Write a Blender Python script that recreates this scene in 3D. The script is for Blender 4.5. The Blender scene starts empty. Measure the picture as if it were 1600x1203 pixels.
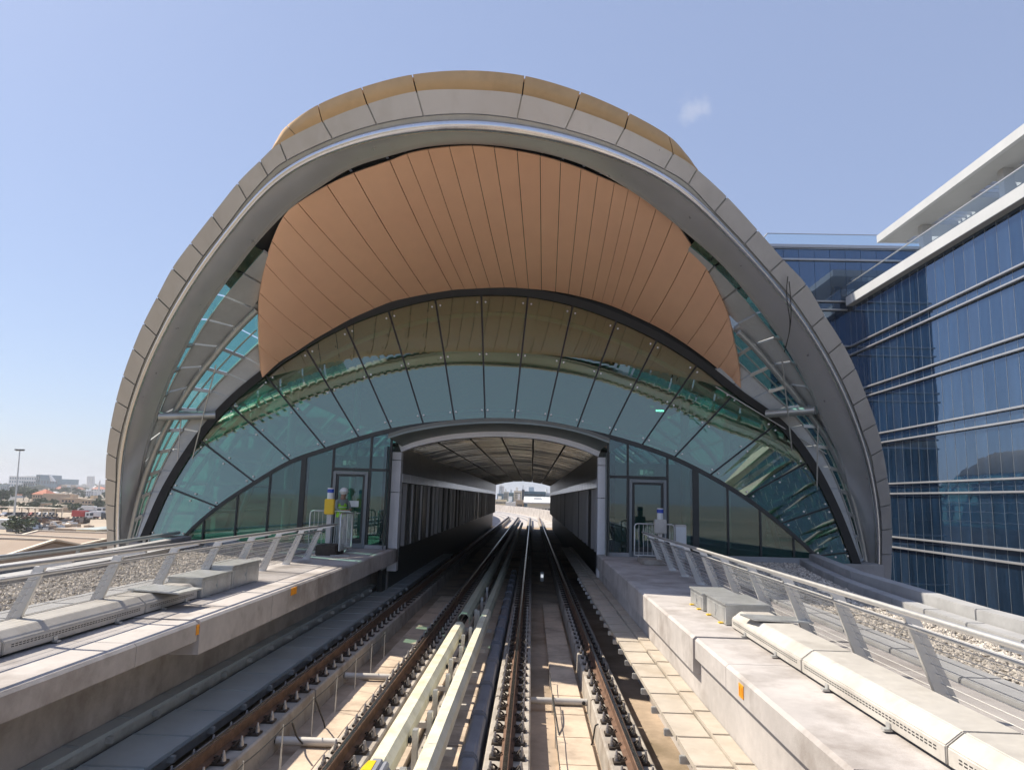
import bpy, bmesh, math, random
import numpy as np
from mathutils import Vector, Matrix
rnd = random.Random(7)
S = bpy.context.scene
COL = S.collection
R = math.radians

# ------------------------------------------------------------------ camera, sky, sun, exposure
FPX = 1155.0                       # focal length in pixels of the 1600 px wide photograph
VPX, VPY, ROLL = 831.0, 779.0, R(1.6)
EYE = Vector((0, 0, 2.82))
dY = Vector(((VPX-800)/FPX, -(VPY-601.5)/FPX, -1)).normalized()      # world +Y seen in camera axes
dX = Vector((math.cos(ROLL), -math.sin(ROLL), 0))
dX = (dX - dX.dot(dY)*dY).normalized()
dZ = dX.cross(dY)
M3 = Matrix((dX, dY, dZ))          # camera axes -> world axes
cam_d = bpy.data.cameras.new('camera')
cam = bpy.data.objects.new('camera', cam_d); COL.objects.link(cam)
cam.matrix_world = Matrix.Translation(EYE) @ M3.to_4x4()
cam_d.sensor_width = 36.0; cam_d.lens = 36.0*FPX/1600.0
cam_d.clip_start = 0.1; cam_d.clip_end = 20000
S.camera = cam

SUN_EL, SUN_AZ = R(50), R(64)      # azimuth: to the left of the track direction (+Y)
sun_vec = Vector((-math.sin(SUN_AZ)*math.cos(SUN_EL), math.cos(SUN_AZ)*math.cos(SUN_EL), math.sin(SUN_EL)))
W = bpy.data.worlds.new('World'); S.world = W; W.use_nodes = True
wn = W.node_tree
sky = wn.nodes.new('ShaderNodeTexSky'); sky.sky_type = 'NISHITA'; sky.sun_disc = False
sky.sun_elevation = SUN_EL; sky.sun_rotation = -SUN_AZ
sky.altitude = 0; sky.air_density = 1.0; sky.dust_density = 0.8; sky.ozone_density = 3.0
mx = wn.nodes.new('ShaderNodeMix'); mx.data_type = 'RGBA'; mx.inputs[0].default_value = .6      # milky summer air evens the sky out
mx.inputs[7].default_value = (2.75, 3.25, 4.85, 1)
wn.links.new(sky.outputs[0], mx.inputs[6]); # one faint wisp of cloud high on the right
tc = wn.nodes.new('ShaderNodeTexCoord'); cdir = (M3 @ Vector(((1086-800)/FPX, -(170-601.5)/FPX, -1))).normalized()
vs = wn.nodes.new('ShaderNodeVectorMath'); vs.operation = 'DISTANCE'; vs.inputs[1].default_value = cdir; wn.links.new(tc.outputs['Generated'], vs.inputs[0])
nz = wn.nodes.new('ShaderNodeTexNoise'); nz.inputs['Scale'].default_value = 55; nz.inputs['Detail'].default_value = 6; wn.links.new(tc.outputs['Generated'], nz.inputs['Vector'])
ad = wn.nodes.new('ShaderNodeMath'); ad.operation = 'MULTIPLY_ADD'; ad.inputs[1].default_value = .045; wn.links.new(nz.outputs['Fac'], ad.inputs[0]); wn.links.new(vs.outputs['Value'], ad.inputs[2])
cm = wn.nodes.new('ShaderNodeMapRange'); cm.interpolation_type = 'SMOOTHSTEP'; cm.inputs['From Min'].default_value = .044; cm.inputs['From Max'].default_value = .022; cm.inputs['To Max'].default_value = .32; wn.links.new(ad.outputs[0], cm.inputs[0])
m2 = wn.nodes.new('ShaderNodeMix'); m2.data_type = 'RGBA'; m2.inputs[7].default_value = (5.2, 5.2, 5.6, 1); wn.links.new(cm.outputs[0], m2.inputs[0]); wn.links.new(mx.outputs[2], m2.inputs[6])
wn.links.new(m2.outputs[2], wn.nodes['Background'].inputs[0])
wn.nodes['Background'].inputs[1].default_value = 0.112
sl = bpy.data.lights.new('sun', 'SUN'); sl.energy = 5.0; sl.angle = R(0.5); sl.color = (1, .91, .77)
so = bpy.data.objects.new('sun', sl); COL.objects.link(so)
so.rotation_euler = sun_vec.to_track_quat('Z', 'Y').to_euler()
S.view_settings.view_transform = 'Standard'; S.view_settings.look = 'None'
S.view_settings.exposure = 0.5; S.view_settings.gamma = 1
S.cycles.max_bounces = 9; S.cycles.transparent_max_bounces = 24; S.cycles.diffuse_bounces = 4
S.cycles.glossy_bounces = 4; S.cycles.caustics_reflective = False; S.cycles.caustics_refractive = False
S.cycles.sample_clamp_indirect = 6

# ------------------------------------------------------------------ helpers
def ray(px, py):
    d = M3 @ Vector(((px-800)/FPX, -(py-601.5)/FPX, -1)); return d/d.y
def at_y(px, py, Y): return EYE + ray(px, py)*Y
def at_z(px, py, z):
    d = ray(px, py); return EYE + d*((z-EYE.z)/d.z)
def at_pl(px, py, a, k, dy=0.0):          # point on the leaning plane  Y = a - k*z (+dy)
    d = ray(px, py); t = (a+dy-k*EYE.z)/(1+k*d.z); return EYE + d*t

def srgb(r, g, b):
    f = lambda c: (c/255/12.92) if c <= 10 else ((c/255+.055)/1.055)**2.4
    return (f(r), f(g), f(b))

def cr(P, t):                              # Catmull-Rom through P at parameter t (0..len-1)
    n = len(P); i = min(max(int(math.floor(t)), 0), n-2); u = t-i
    p1, p2 = P[i], P[i+1]
    p0 = P[i-1] if i > 0 else p1*2-p2
    p3 = P[i+2] if i+2 < n else p2*2-p1
    return ((p1*2) + (p2-p0)*u + (p0*2-p1*5+p2*4-p3)*u*u + (p1*3-p0-p2*3+p3)*u*u*u)*0.5
def resample(P, n):
    D = [cr(P, i/12) for i in range((len(P)-1)*12+1)]
    L = [0]
    for a, b in zip(D, D[1:]): L.append(L[-1]+(b-a).length)
    out = []
    j = 0
    for i in range(n):
        s = L[-1]*i/(n-1)
        while j < len(L)-2 and L[j+1] < s: j += 1
        u = (s-L[j])/max(L[j+1]-L[j], 1e-9)
        out.append(D[j].lerp(D[j+1], min(max(u, 0), 1)))
    return out
def seg(P, t0, t1, n): return [cr(P, t0+(t1-t0)*i/(n-1)) for i in range(n)]

class MB:
    def __init__(s): s.v = []; s.f = []; s.m = []; s.sm = []; s.c = 0
    def mat(s, i): s.c = i; return s
    def add(s, vs, fs, smooth=False):
        o = len(s.v); s.v += [tuple(p) for p in vs]
        for f in fs: s.f.append([i+o for i in f]); s.m.append(s.c); s.sm.append(smooth)
        return s
    def box(s, x0, y0, z0, x1, y1, z1):
        if x0 > x1: x0, x1 = x1, x0
        if y0 > y1: y0, y1 = y1, y0
        if z0 > z1: z0, z1 = z1, z0
        return s.add([(x0,y0,z0),(x1,y0,z0),(x1,y1,z0),(x0,y1,z0),(x0,y0,z1),(x1,y0,z1),(x1,y1,z1),(x0,y1,z1)],
              [(0,3,2,1),(4,5,6,7),(0,1,5,4),(1,2,6,5),(2,3,7,6),(3,0,4,7)])
    def prism(s, prof, y0, y1, smooth=False):      # prof: (x,z) points, run along Y
        n = len(prof)
        vs = [(x, y0, z) for x, z in prof]+[(x, y1, z) for x, z in prof]
        fs = [(i, (i+1) % n, n+(i+1) % n, n+i) for i in range(n)]
        s.add(vs, fs, smooth); s.add(vs, [tuple(range(n))[::-1], tuple(range(n, 2*n))]); return s
    def prismx(s, prof, x0, x1):                    # prof: (y,z)
        n = len(prof)
        vs = [(x0, y, z) for y, z in prof]+[(x1, y, z) for y, z in prof]
        return s.add(vs, [(i, (i+1) % n, n+(i+1) % n, n+i) for i in range(n)]+[tuple(range(n))[::-1], tuple(range(n, 2*n))])
    def prismz(s, prof, z0, z1):                    # prof: (x,y)
        n = len(prof)
        vs = [(x, y, z0) for x, y in prof]+[(x, y, z1) for x, y in prof]
        return s.add(vs, [(i, (i+1) % n, n+(i+1) % n, n+i) for i in range(n)]+[tuple(range(n))[::-1], tuple(range(n, 2*n))])
    def tube(s, P, r, n=8, cap=True, closed=False):
        P = [Vector(p) for p in P]; rr = r if isinstance(r, (list, tuple)) else [r]*len(P)
        vs = []; up = None
        for i, p in enumerate(P):
            a = P[max(i-1, 0)]; b = P[min(i+1, len(P)-1)]
            t = (b-a).normalized()
            if up is None: up = Vector((0, 0, 1)) if abs(t.z) < .9 else Vector((1, 0, 0))
            x = t.cross(up).normalized(); y = x.cross(t).normalized(); up = y
            for k in range(n):
                an = 2*math.pi*k/n; vs.append(p+(x*math.cos(an)+y*math.sin(an))*rr[i])
        fs = []
        for i in range(len(P)-1):
            for k in range(n): fs.append((i*n+k, i*n+(k+1) % n, (i+1)*n+(k+1) % n, (i+1)*n+k))
        s.add(vs, fs, n > 5)
        if cap: s.add(vs[:n], [tuple(range(n))[::-1]]); s.add(vs[-n:], [tuple(range(n))])
        return s
    def bar(s, a, b, w, h, up=(0, 0, 1)):           # rectangular bar from a to b
        a = Vector(a); b = Vector(b); t = (b-a).normalized(); up = Vector(up)
        if abs(t.dot(up)) > .98: up = Vector((0, 1, 0))
        x = t.cross(up).normalized()*w/2; y = x.normalized().cross(t).normalized()*h/2
        vs = [a-x-y, a+x-y, a+x+y, a-x+y, b-x-y, b+x-y, b+x+y, b-x+y]
        return s.add(vs, [(0,1,2,3),(4,7,6,5),(0,4,5,1),(1,5,6,2),(2,6,7,3),(3,7,4,0)])
    def strip(s, A, B, m=2, th=None, smooth=True, bulge=None):   # ruled solid between curves A and B
        n = len(A); vs = []
        for a, b in zip(A, B):
            for j in range(m):
                u = j/(m-1); p = a.lerp(b, u)
                if bulge is not None: p = p+bulge*(4*u*(1-u))
                vs.append(p)
        fs = [(i*m+j, (i+1)*m+j, (i+1)*m+j+1, i*m+j+1) for i in range(n-1) for j in range(m-1)]
        s.add(vs, fs, smooth)
        if th is not None:
            th = Vector(th); bk = [p+th for p in vs]
            s.add(bk, [f[::-1] for f in fs], smooth)
            allv = vs+bk; N = len(vs); ring = [i*m for i in range(n)]+[(n-1)*m+j for j in range(1, m)]+[i*m+m-1 for i in range(n-2, -1, -1)]+[j for j in range(m-2, 0, -1)]
            L = len(ring)
            s.add(allv, [(ring[i], ring[i]+N, ring[(i+1) % L]+N, ring[(i+1) % L]) for i in range(L)])
        return s
    def poly(s, pts, th):                            # flat polygon with thickness vector
        n = len(pts); th = Vector(th); vs = [Vector(p) for p in pts]; vs += [p+th for p in vs]
        return s.add(vs, [tuple(range(n)), tuple(range(n, 2*n))[::-1]]+[(i, n+i, n+(i+1) % n, (i+1) % n) for i in range(n)])
    def ball(s, c, r, n=8, sz=1.0):
        c = Vector(c); vs = [c+Vector((0, 0, r*sz))]
        k = n//2
        for i in range(1, k):
            th = math.pi*i/k
            for j in range(n): ph = 2*math.pi*j/n; vs.append(c+Vector((r*math.sin(th)*math.cos(ph), r*math.sin(th)*math.sin(ph), r*sz*math.cos(th))))
        vs.append(c-Vector((0, 0, r*sz))); fs = []
        for j in range(n): fs.append((0, 1+j, 1+(j+1) % n)); fs.append((len(vs)-1, 1+(k-2)*n+(j+1) % n, 1+(k-2)*n+j))
        for i in range(k-2):
            for j in range(n): fs.append((1+i*n+j, 1+(i+1)*n+j, 1+(i+1)*n+(j+1) % n, 1+i*n+(j+1) % n))
        return s.add(vs, fs, True)
    def build(s, name, mats, parent=None, origin=None, bevel=0, merge=False, recalc=True):
        me = bpy.data.meshes.new(name)
        o0 = Vector(origin) if origin is not None else (wloc(parent) if parent else Vector((0, 0, 0)))
        me.from_pydata([(v[0]-o0.x, v[1]-o0.y, v[2]-o0.z) for v in s.v], [], s.f)
        if not isinstance(mats, (list, tuple)): mats = [mats]
        for m in mats: me.materials.append(m)
        me.polygons.foreach_set('material_index', s.m); me.polygons.foreach_set('use_smooth', s.sm)
        if bevel or merge or recalc:
            bm = bmesh.new(); bm.from_mesh(me)
            if bevel or merge: bmesh.ops.remove_doubles(bm, verts=bm.verts, dist=1e-5)
            if bevel:
                ed = [e for e in bm.edges if len(e.link_faces) == 2 and e.calc_face_angle(0) > .5]
                bmesh.ops.bevel(bm, geom=ed, offset=bevel, segments=2, affect='EDGES', clamp_overlap=True)
            if recalc: bmesh.ops.recalc_face_normals(bm, faces=bm.faces)
            bm.to_mesh(me); bm.free()
        ob = bpy.data.objects.new(name, me); COL.objects.link(ob)
        if parent:
            ob.parent = parent; ob.location = (o0-wloc(parent))
        else: ob.location = o0
        return ob
def wloc(o):
    v = Vector(o.location); p = o.parent
    while p: v += Vector(p.location); p = p.parent
    return v
def tag(o, label=None, cat=None, group=None, kind=None):
    if label: o['label'] = label
    if cat: o['category'] = cat
    if group: o['group'] = group
    if kind: o['kind'] = kind
    return o
def thing(name, loc, label, cat, group=None):
    o = bpy.data.objects.new(name, None); COL.objects.link(o); o.location = loc; o.empty_display_size = .3
    return tag(o, label, cat, group)
def struct(o, label=None, cat=None): o['kind'] = 'structure'; return tag(o, label, cat)
def copy_tree(o, parent=None):
    c = o.copy(); COL.objects.link(c); c.parent = parent
    for ch in o.children: copy_tree(ch, c)
    return c

# ------------------------------------------------------------------ materials
def nmat(name):
    m = bpy.data.materials.new(name); m.use_nodes = True; nt = m.node_tree
    return m, nt, nt.nodes['Principled BSDF']
def N(nt, t, **kw):
    n = nt.nodes.new(t)
    for k, v in kw.items(): setattr(n, k, v)
    return n
def noise(nt, co, sc, det=4, rough=.55, stretch=None):
    if stretch:
        mp = N(nt, 'ShaderNodeMapping'); mp.inputs['Scale'].default_value = stretch
        nt.links.new(co, mp.inputs['Vector']); co = mp.outputs[0]
    n = N(nt, 'ShaderNodeTexNoise'); n.inputs['Scale'].default_value = sc; n.inputs['Detail'].default_value = det
    n.inputs['Roughness'].default_value = rough; nt.links.new(co, n.inputs['Vector']); return n.outputs['Fac']
def ramp(nt, fac, stops):
    r = N(nt, 'ShaderNodeValToRGB'); e = r.color_ramp.elements
    while len(e) < len(stops): e.new(.5)
    for i, (p, c) in enumerate(stops):
        e[i].position = p; e[i].color = (*c, 1) if len(c) == 3 else c
    nt.links.new(fac, r.inputs[0]); return r.outputs[0]
def mix(nt, fac, a, b, mode='MIX'):
    m = N(nt, 'ShaderNodeMix', data_type='RGBA', blend_type=mode)
    for sock, v in ((m.inputs[0], fac), (m.inputs[6], a), (m.inputs[7], b)):
        if isinstance(v, (int, float)): sock.default_value = v
        elif isinstance(v, tuple): sock.default_value = (*v, 1) if len(v) == 3 else v
        else: nt.links.new(v, sock)
    return m.outputs[2]
def math_(nt, op, a, b=None, clamp=False):
    m = N(nt, 'ShaderNodeMath', operation=op); m.use_clamp = clamp
    for i, v in enumerate((a, b)):
        if v is None: continue
        if isinstance(v, (int, float)): m.inputs[i].default_value = v
        else: nt.links.new(v, m.inputs[i])
    return m.outputs[0]
def island(nt):
    g = N(nt, 'ShaderNodeNewGeometry'); return g.outputs['Random Per Island']
def surf(name, col, rough=.6, metal=0., var=.18, sc=1.5, bump=.15, bsc=40, dirt=None, dsc=.7, damt=.5,
         stretch=None, isl=0., rvar=.1, spec=.5, world=False, bd=.01):
    """a surface with large mottling, fine grain, optional stains in a second colour and per-piece variation"""
    m, nt, P = nmat(name); L = nt.links
    if world: co = N(nt, 'ShaderNodeNewGeometry').outputs['Position']
    else: co = N(nt, 'ShaderNodeTexCoord').outputs['Object']
    n1 = noise(nt, co, sc, 5, .6, stretch); n2 = noise(nt, co, sc*9, 4, .6)
    lo = tuple(c*(1-var) for c in col); hi = tuple(min(c*(1+var), .95) for c in col)
    c = ramp(nt, n1, [(.3, lo), (.7, hi)])
    g = ramp(nt, n2, [(.25, (1-var*.7,)*3), (.75, (1+var*.3,)*3)])
    c = mix(nt, 1., c, g, 'MULTIPLY')
    if dirt:
        n3 = noise(nt, co, dsc, 6, .65, stretch); f = ramp(nt, n3, [(.48, (0, 0, 0)), (.68, (damt,)*3)])
        c = mix(nt, f, c, dirt)
    if isl:
        v = island(nt); f = math_(nt, 'MULTIPLY_ADD', v, isl*2); nt.nodes[-1].inputs[2].default_value = 1-isl
        cc = N(nt, 'ShaderNodeCombineColor'); [L.new(f, cc.inputs[i]) for i in range(3)]
        c = mix(nt, 1., c, cc.outputs[0], 'MULTIPLY')
    L.new(c, P.inputs['Base Color'])
    rr = ramp(nt, n2, [(.2, (max(rough-rvar, .02),)*3), (.8, (min(rough+rvar, 1),)*3)]); L.new(rr, P.inputs['Roughness'])
    P.inputs['Metallic'].default_value = metal; P.inputs['Specular IOR Level'].default_value = spec
    if bump:
        b = N(nt, 'ShaderNodeBump'); b.inputs['Strength'].default_value = bump; b.inputs['Distance'].default_value = bd
        L.new(noise(nt, co, bsc, 5, .65), b.inputs['Height']); L.new(b.outputs[0], P.inputs['Normal'])
    return m
def glass(name, tint, refl=.12, grow=1.6, gcol=(1, 1, 1), rough=.005, wav=.0, wsc=.6):
    """thin tinted pane: see-through with a mirror-like sheen that grows at grazing angles"""
    m, nt, P = nmat(name); L = nt.links; nt.nodes.remove(P); out = nt.nodes['Material Output']
    T = N(nt, 'ShaderNodeBsdfTransparent'); T.inputs[0].default_value = (*tint, 1)
    G = N(nt, 'ShaderNodeBsdfGlossy'); G.inputs['Color'].default_value = (*gcol, 1); G.inputs['Roughness'].default_value = rough
    lw = N(nt, 'ShaderNodeLayerWeight'); lw.inputs['Blend'].default_value = .5
    pw = math_(nt, 'POWER', lw.outputs['Facing'], 4.5/grow)
    f = math_(nt, 'MULTIPLY_ADD', pw, (1-refl)*.85, True); nt.nodes[-1].inputs[2].default_value = refl
    if wav:
        co = N(nt, 'ShaderNodeTexCoord').outputs['Object']
        b = N(nt, 'ShaderNodeBump'); b.inputs['Strength'].default_value = wav; b.inputs['Distance'].default_value = .02
        L.new(noise(nt, co, wsc, 1), b.inputs['Height']); L.new(b.outputs[0], G.inputs['Normal'])
    X = N(nt, 'ShaderNodeMixShader'); L.new(f, X.inputs[0]); L.new(T.outputs[0], X.inputs[1]); L.new(G.outputs[0], X.inputs[2])
    L.new(X.outputs[0], out.inputs[0]); return m
def facade_glass(name, col, gcol, base=.35, wav=.25):
    """coated curtain-wall glass: dark body with blinds behind it and a strong tinted reflection"""
    m, nt, P = nmat(name); L = nt.links; nt.nodes.remove(P); out = nt.nodes['Material Output']
    co = N(nt, 'ShaderNodeTexCoord').outputs['Object']
    v = island(nt)
    fold = noise(nt, co, 1.0, 2, .6, (3, 3, .25))
    c = ramp(nt, fold, [(.3, tuple(x*.5 for x in col)), (.7, tuple(min(x*1.4, .8) for x in col))])
    c = mix(nt, ramp(nt, v, [(.80, (0, 0, 0)), (.84, (.15, .15, .15))]), c, tuple(.05+x for x in col))
    c = mix(nt, 1., c, ramp(nt, v, [(0, (.85, .85, .85)), (1, (1.1, 1.1, 1.1))]), 'MULTIPLY')
    D = N(nt, 'ShaderNodeBsdfDiffuse'); L.new(c, D.inputs[0])
    G = N(nt, 'ShaderNodeBsdfGlossy'); G.inputs['Roughness'].default_value = .01
    L.new(mix(nt, 1., gcol, ramp(nt, v, [(0, (.95, .96, .97)), (1, (1, 1, 1))]), 'MULTIPLY'), G.inputs['Color'])
    b = N(nt, 'ShaderNodeBump'); b.inputs['Strength'].default_value = wav; b.inputs['Distance'].default_value = .02
    L.new(noise(nt, co, .9, 2), b.inputs['Height']); L.new(b.outputs[0], G.inputs['Normal'])
    fr = N(nt, 'ShaderNodeFresnel'); fr.inputs['IOR'].default_value = 1.5
    f = math_(nt, 'MULTIPLY_ADD', fr.outputs[0], 1-base, True); nt.nodes[-1].inputs[2].default_value = base
    X = N(nt, 'ShaderNodeMixShader'); L.new(f, X.inputs[0]); L.new(D.outputs[0], X.inputs[1]); L.new(G.outputs[0], X.inputs[2])
    L.new(X.outputs[0], out.inputs[0]); return m
def emit(name, col, st):
    m, nt, P = nmat(name); P.inputs['Emission Color'].default_value = (*col, 1); P.inputs['Emission Strength'].default_value = st
    P.inputs['Base Color'].default_value = (*col, 1); return m

K = dict(
 conc=surf('walkway_concrete', (.50, .465, .44), .85, var=.16, sc=.9, bump=.35, bsc=60, dirt=(.24, .205, .18), dsc=1.1, damt=.75, world=True),
 conc_d=surf('wall_concrete', (.40, .37, .36), .85, var=.16, sc=.6, bump=.3, bsc=40, dirt=(.2, .19, .19), dsc=.8, damt=.6, stretch=(1, 1, .35), world=True),
 plinth=surf('plinth_concrete', (.42, .38, .33), .85, var=.2, sc=1.6, bump=.4, bsc=50, dirt=(.2, .15, .11), dsc=2.2, damt=.7, world=True),
 floor=surf('deck_floor', (.44, .34, .25), .8, var=.25, sc=.8, bump=.35, bsc=45, dirt=(.16, .12, .07), dsc=.5, damt=.8, world=True),
 cover=surf('tan_cover_slab', (.56, .45, .34), .85, var=.14, sc=1.4, bump=.3, bsc=60, dirt=(.27, .21, .16), dsc=1.3, damt=.75, isl=.08, world=True),
 tray=surf('tray_sheet', (.52, .46, .38), .62, metal=.1, var=.12, sc=1.2, bump=.08, bsc=20, dirt=(.35, .28, .2), dsc=2, damt=.45, isl=.08, world=True),
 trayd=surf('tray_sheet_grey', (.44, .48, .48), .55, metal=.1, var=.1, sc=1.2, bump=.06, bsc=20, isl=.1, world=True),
 galv=surf('galvanised_steel', (.58, .59, .58), .42, metal=.75, var=.16, sc=5, bump=.05, bsc=30, isl=.08, world=True),
 ducts=surf('duct_paint', (.56, .53, .48), .55, metal=.1, var=.10, sc=1.0, bump=.04, bsc=20, dirt=(.36, .33, .29), dsc=1.6, damt=.6, isl=.05, world=True),
 slot=surf('slot_dark', (.03, .03, .03), .8, bump=0),
 rust=surf('rusty_steel', (.17, .095, .06), .75, metal=.2, var=.4, sc=6, bump=.3, bsc=70, dirt=(.08, .05, .035), dsc=5, damt=.7, world=True),
 bright=surf('rail_head', (.62, .58, .54), .22, metal=1, var=.12, sc=8, bump=.02, bsc=60, world=True),
 clip=surf('clip_steel', (.07, .055, .045), .6, metal=.5, var=.35, sc=9, bump=.2, bsc=80),
 bolt=surf('bolt_steel', (.48, .45, .42), .45, metal=.4, var=.2, sc=20, bump=.1, bsc=60),
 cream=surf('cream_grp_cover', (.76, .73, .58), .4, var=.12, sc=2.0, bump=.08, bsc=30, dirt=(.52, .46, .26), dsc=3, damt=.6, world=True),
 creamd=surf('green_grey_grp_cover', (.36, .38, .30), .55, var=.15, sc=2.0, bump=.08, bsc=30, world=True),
 grey=surf('grey_conduit', (.23, .24, .27), .55, var=.14, sc=2, bump=.12, bsc=40, world=True),
 alu=surf('ring_cladding', (.58, .585, .60), .36, metal=.6, var=.04, sc=.5, bump=.01, bsc=1, isl=.09, dirt=(.46, .455, .45), dsc=2.2, damt=.35, stretch=(1, 1, .25), world=True, bd=.05),
 band=surf('ring_soffit_cladding', (.72, .72, .73), .34, metal=.6, var=.03, sc=.35, bump=.01, bsc=.6, isl=.03, dirt=(.62, .61, .60), dsc=1.0, damt=.3, stretch=(1, 1, .3), world=True, bd=.05),
 tube=surf('polished_tube', (.80, .80, .82), .20, metal=.9, var=.06, sc=1.5, bump=.04, bsc=3, world=True, bd=.05),
 dark=surf('dark_frame', (.035, .04, .04), .5, var=.2, sc=4, bump=.05, bsc=30),
 black=surf('black_gasket', (.012, .012, .012), .6, var=.2, sc=4, bump=0),
 gold=surf('gold_panel', (.68, .44, .21), .45, metal=.3, var=.08, sc=.6, bump=.01, bsc=1, isl=.05, dirt=(.5, .31, .14), dsc=1.1, damt=.5, world=True, bd=.05),
 copper=surf('copper_soffit', (.95, .57, .37), .36, metal=.08, var=.05, sc=.3, bump=0, isl=.09, world=True, rvar=.03),
 inner=surf('grey_lining', (.55, .58, .59), .6, metal=.1, var=.1, sc=.8, bump=.05, bsc=20, isl=.06, world=True),
 rib=surf('steel_rib', (.48, .50, .50), .35, metal=.6, var=.1, sc=2, bump=.05, bsc=20, world=True),
 stain=surf('brushed_steel', (.66, .65, .63), .46, metal=.8, var=.03, sc=1.5, bump=0, rvar=.04),
 fr_green=surf('portal_reveal', (.22, .26, .25), .4, metal=.3, var=.1, sc=1.5, bump=.03, bsc=20, world=True),
 fr_light=surf('portal_trim', (.84, .83, .84), .45, metal=.2, var=.06, sc=1.5, bump=.03, bsc=20, isl=.05, world=True),
 doorfr=surf('door_frame_grey', (.20, .22, .23), .45, metal=.3, var=.06, sc=2, bump=.02, bsc=20),
 wallp=surf('tunnel_panel', (.10, .10, .095), .35, metal=.3, var=.2, sc=1, bump=.05, bsc=20, isl=.35, world=True),
 white=surf('off_white_band', (.88, .88, .89), .16, var=.05, sc=2, bump=.03, bsc=20, isl=.05, world=True),
 slat=surf('ceiling_slat', (.46, .47, .45), .13, metal=.9, var=.12, sc=1, bump=.08, bsc=1.5, isl=.2, world=True, bd=.05),
 orange=surf('orange_plate', (.90, .36, .02), .5, var=.06, sc=6, bump=.03, bsc=40),
 yellow=surf('yellow_box', (.85, .55, .02), .4, var=.05, sc=6, bump=.02, bsc=40),
 blue=surf('blue_lens', (.02, .07, .45), .2, var=.05, sc=6, bump=0),
 offw=surf('pale_plastic', (.72, .73, .72), .4, var=.04, sc=6, bump=.02, bsc=40),
 paper=surf('white_paper', (.78, .80, .78), .7, var=.05, sc=6, bump=.02, bsc=40),
 concpav=surf('pale_coping', (.40, .40, .40), .8, var=.12, sc=1.2, bump=.25, bsc=40, dirt=(.26, .26, .26), dsc=1.1, damt=.5, isl=.06, world=True),
 tile=surf('paving_tile', (.36, .35, .35), .8, var=.12, sc=2, bump=.15, bsc=40, isl=.08, world=True),
 gravel=surf('gravel_bed', (.40, .355, .30), .9, var=.45, sc=18, bump=.8, bsc=30, world=True, bd=.03),
 pebble=surf('pebble', (.50, .45, .385), .85, var=.25, sc=6, bump=.1, bsc=80, isl=.45, world=True),
 fin=surf('facade_fin', (.46, .46, .47), .35, metal=.5, var=.06, sc=.6, bump=.02, bsc=10, world=True),
 bwhite=surf('pale_render', (.50, .52, .54), .7, var=.05, sc=.4, bump=.05, bsc=12, world=True),
 soff=surf('canopy_soffit', (.42, .43, .44), .75, var=.06, sc=.5, bump=.05, bsc=12, world=True),
 fg=facade_glass('office_glass', (.010, .028, .06), (.42, .52, .66), .29, .12),
 fgw=facade_glass('office_wing_glass', (.006, .03, .08), (.38, .50, .66), .29, .10),
 mul=surf('dark_mullion', (.05, .07, .09), .4, metal=.5, var=.1, sc=2, bump=0),
 rope=surf('black_cable', (.02, .02, .02), .6, bump=0),
 roofg=surf('shell_roof', (.42, .33, .22), .45, metal=.4, var=.1, sc=.3, bump=.03, bsc=6, world=True),
 fanglass=glass('fan_glass', (.26, .62, .49), .26, 1.2, (.99, .99, .84), wav=.06),
 wallglass=glass('wall_glass', (.46, .62, .58), .11, 1.1, (.70, .80, .90), wav=.05),
 roofglass=glass('roof_glass', (.46, .68, .64), .08, 1.1, (.85, .95, .95)),
 clear=glass('clear_balustrade', (.90, .95, .97), .06, 1.0),
 mesh=glass('woven_wire_mesh', (.89, .89, .89), .045, .62, (.7, .7, .7), rough=.5),
)
# bronze woven ceiling
def weave():
    m, nt, P = nmat('bronze_weave'); L = nt.links
    co = N(nt, 'ShaderNodeNewGeometry').outputs['Position']
    mp = N(nt, 'ShaderNodeMapping'); mp.inputs['Scale'].default_value = (1, 1, 1); L.new(co, mp.inputs[0])
    br = N(nt, 'ShaderNodeTexBrick'); br.inputs['Scale'].default_value = 1.4; br.inputs['Mortar Size'].default_value = .03
    br.inputs['Color1'].default_value = (.42, .17, .05, 1); br.inputs['Color2'].default_value = (.20, .09, .035, 1); br.inputs['Mortar'].default_value = (.03, .02, .01, 1)
    L.new(mp.outputs[0], br.inputs[0])
    n = noise(nt, co, 3.5, 4, .7, (2.2, .7, 1)); c = mix(nt, 1., br.outputs[0], ramp(nt, n, [(.3, (.5, .5, .5)), (.7, (1.7, 1.5, 1.2))]), 'MULTIPLY')
    L.new(c, P.inputs['Base Color']); P.inputs['Metallic'].default_value = .3; P.inputs['Roughness'].default_value = .45
    return m
K['weave'] = weave()

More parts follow.
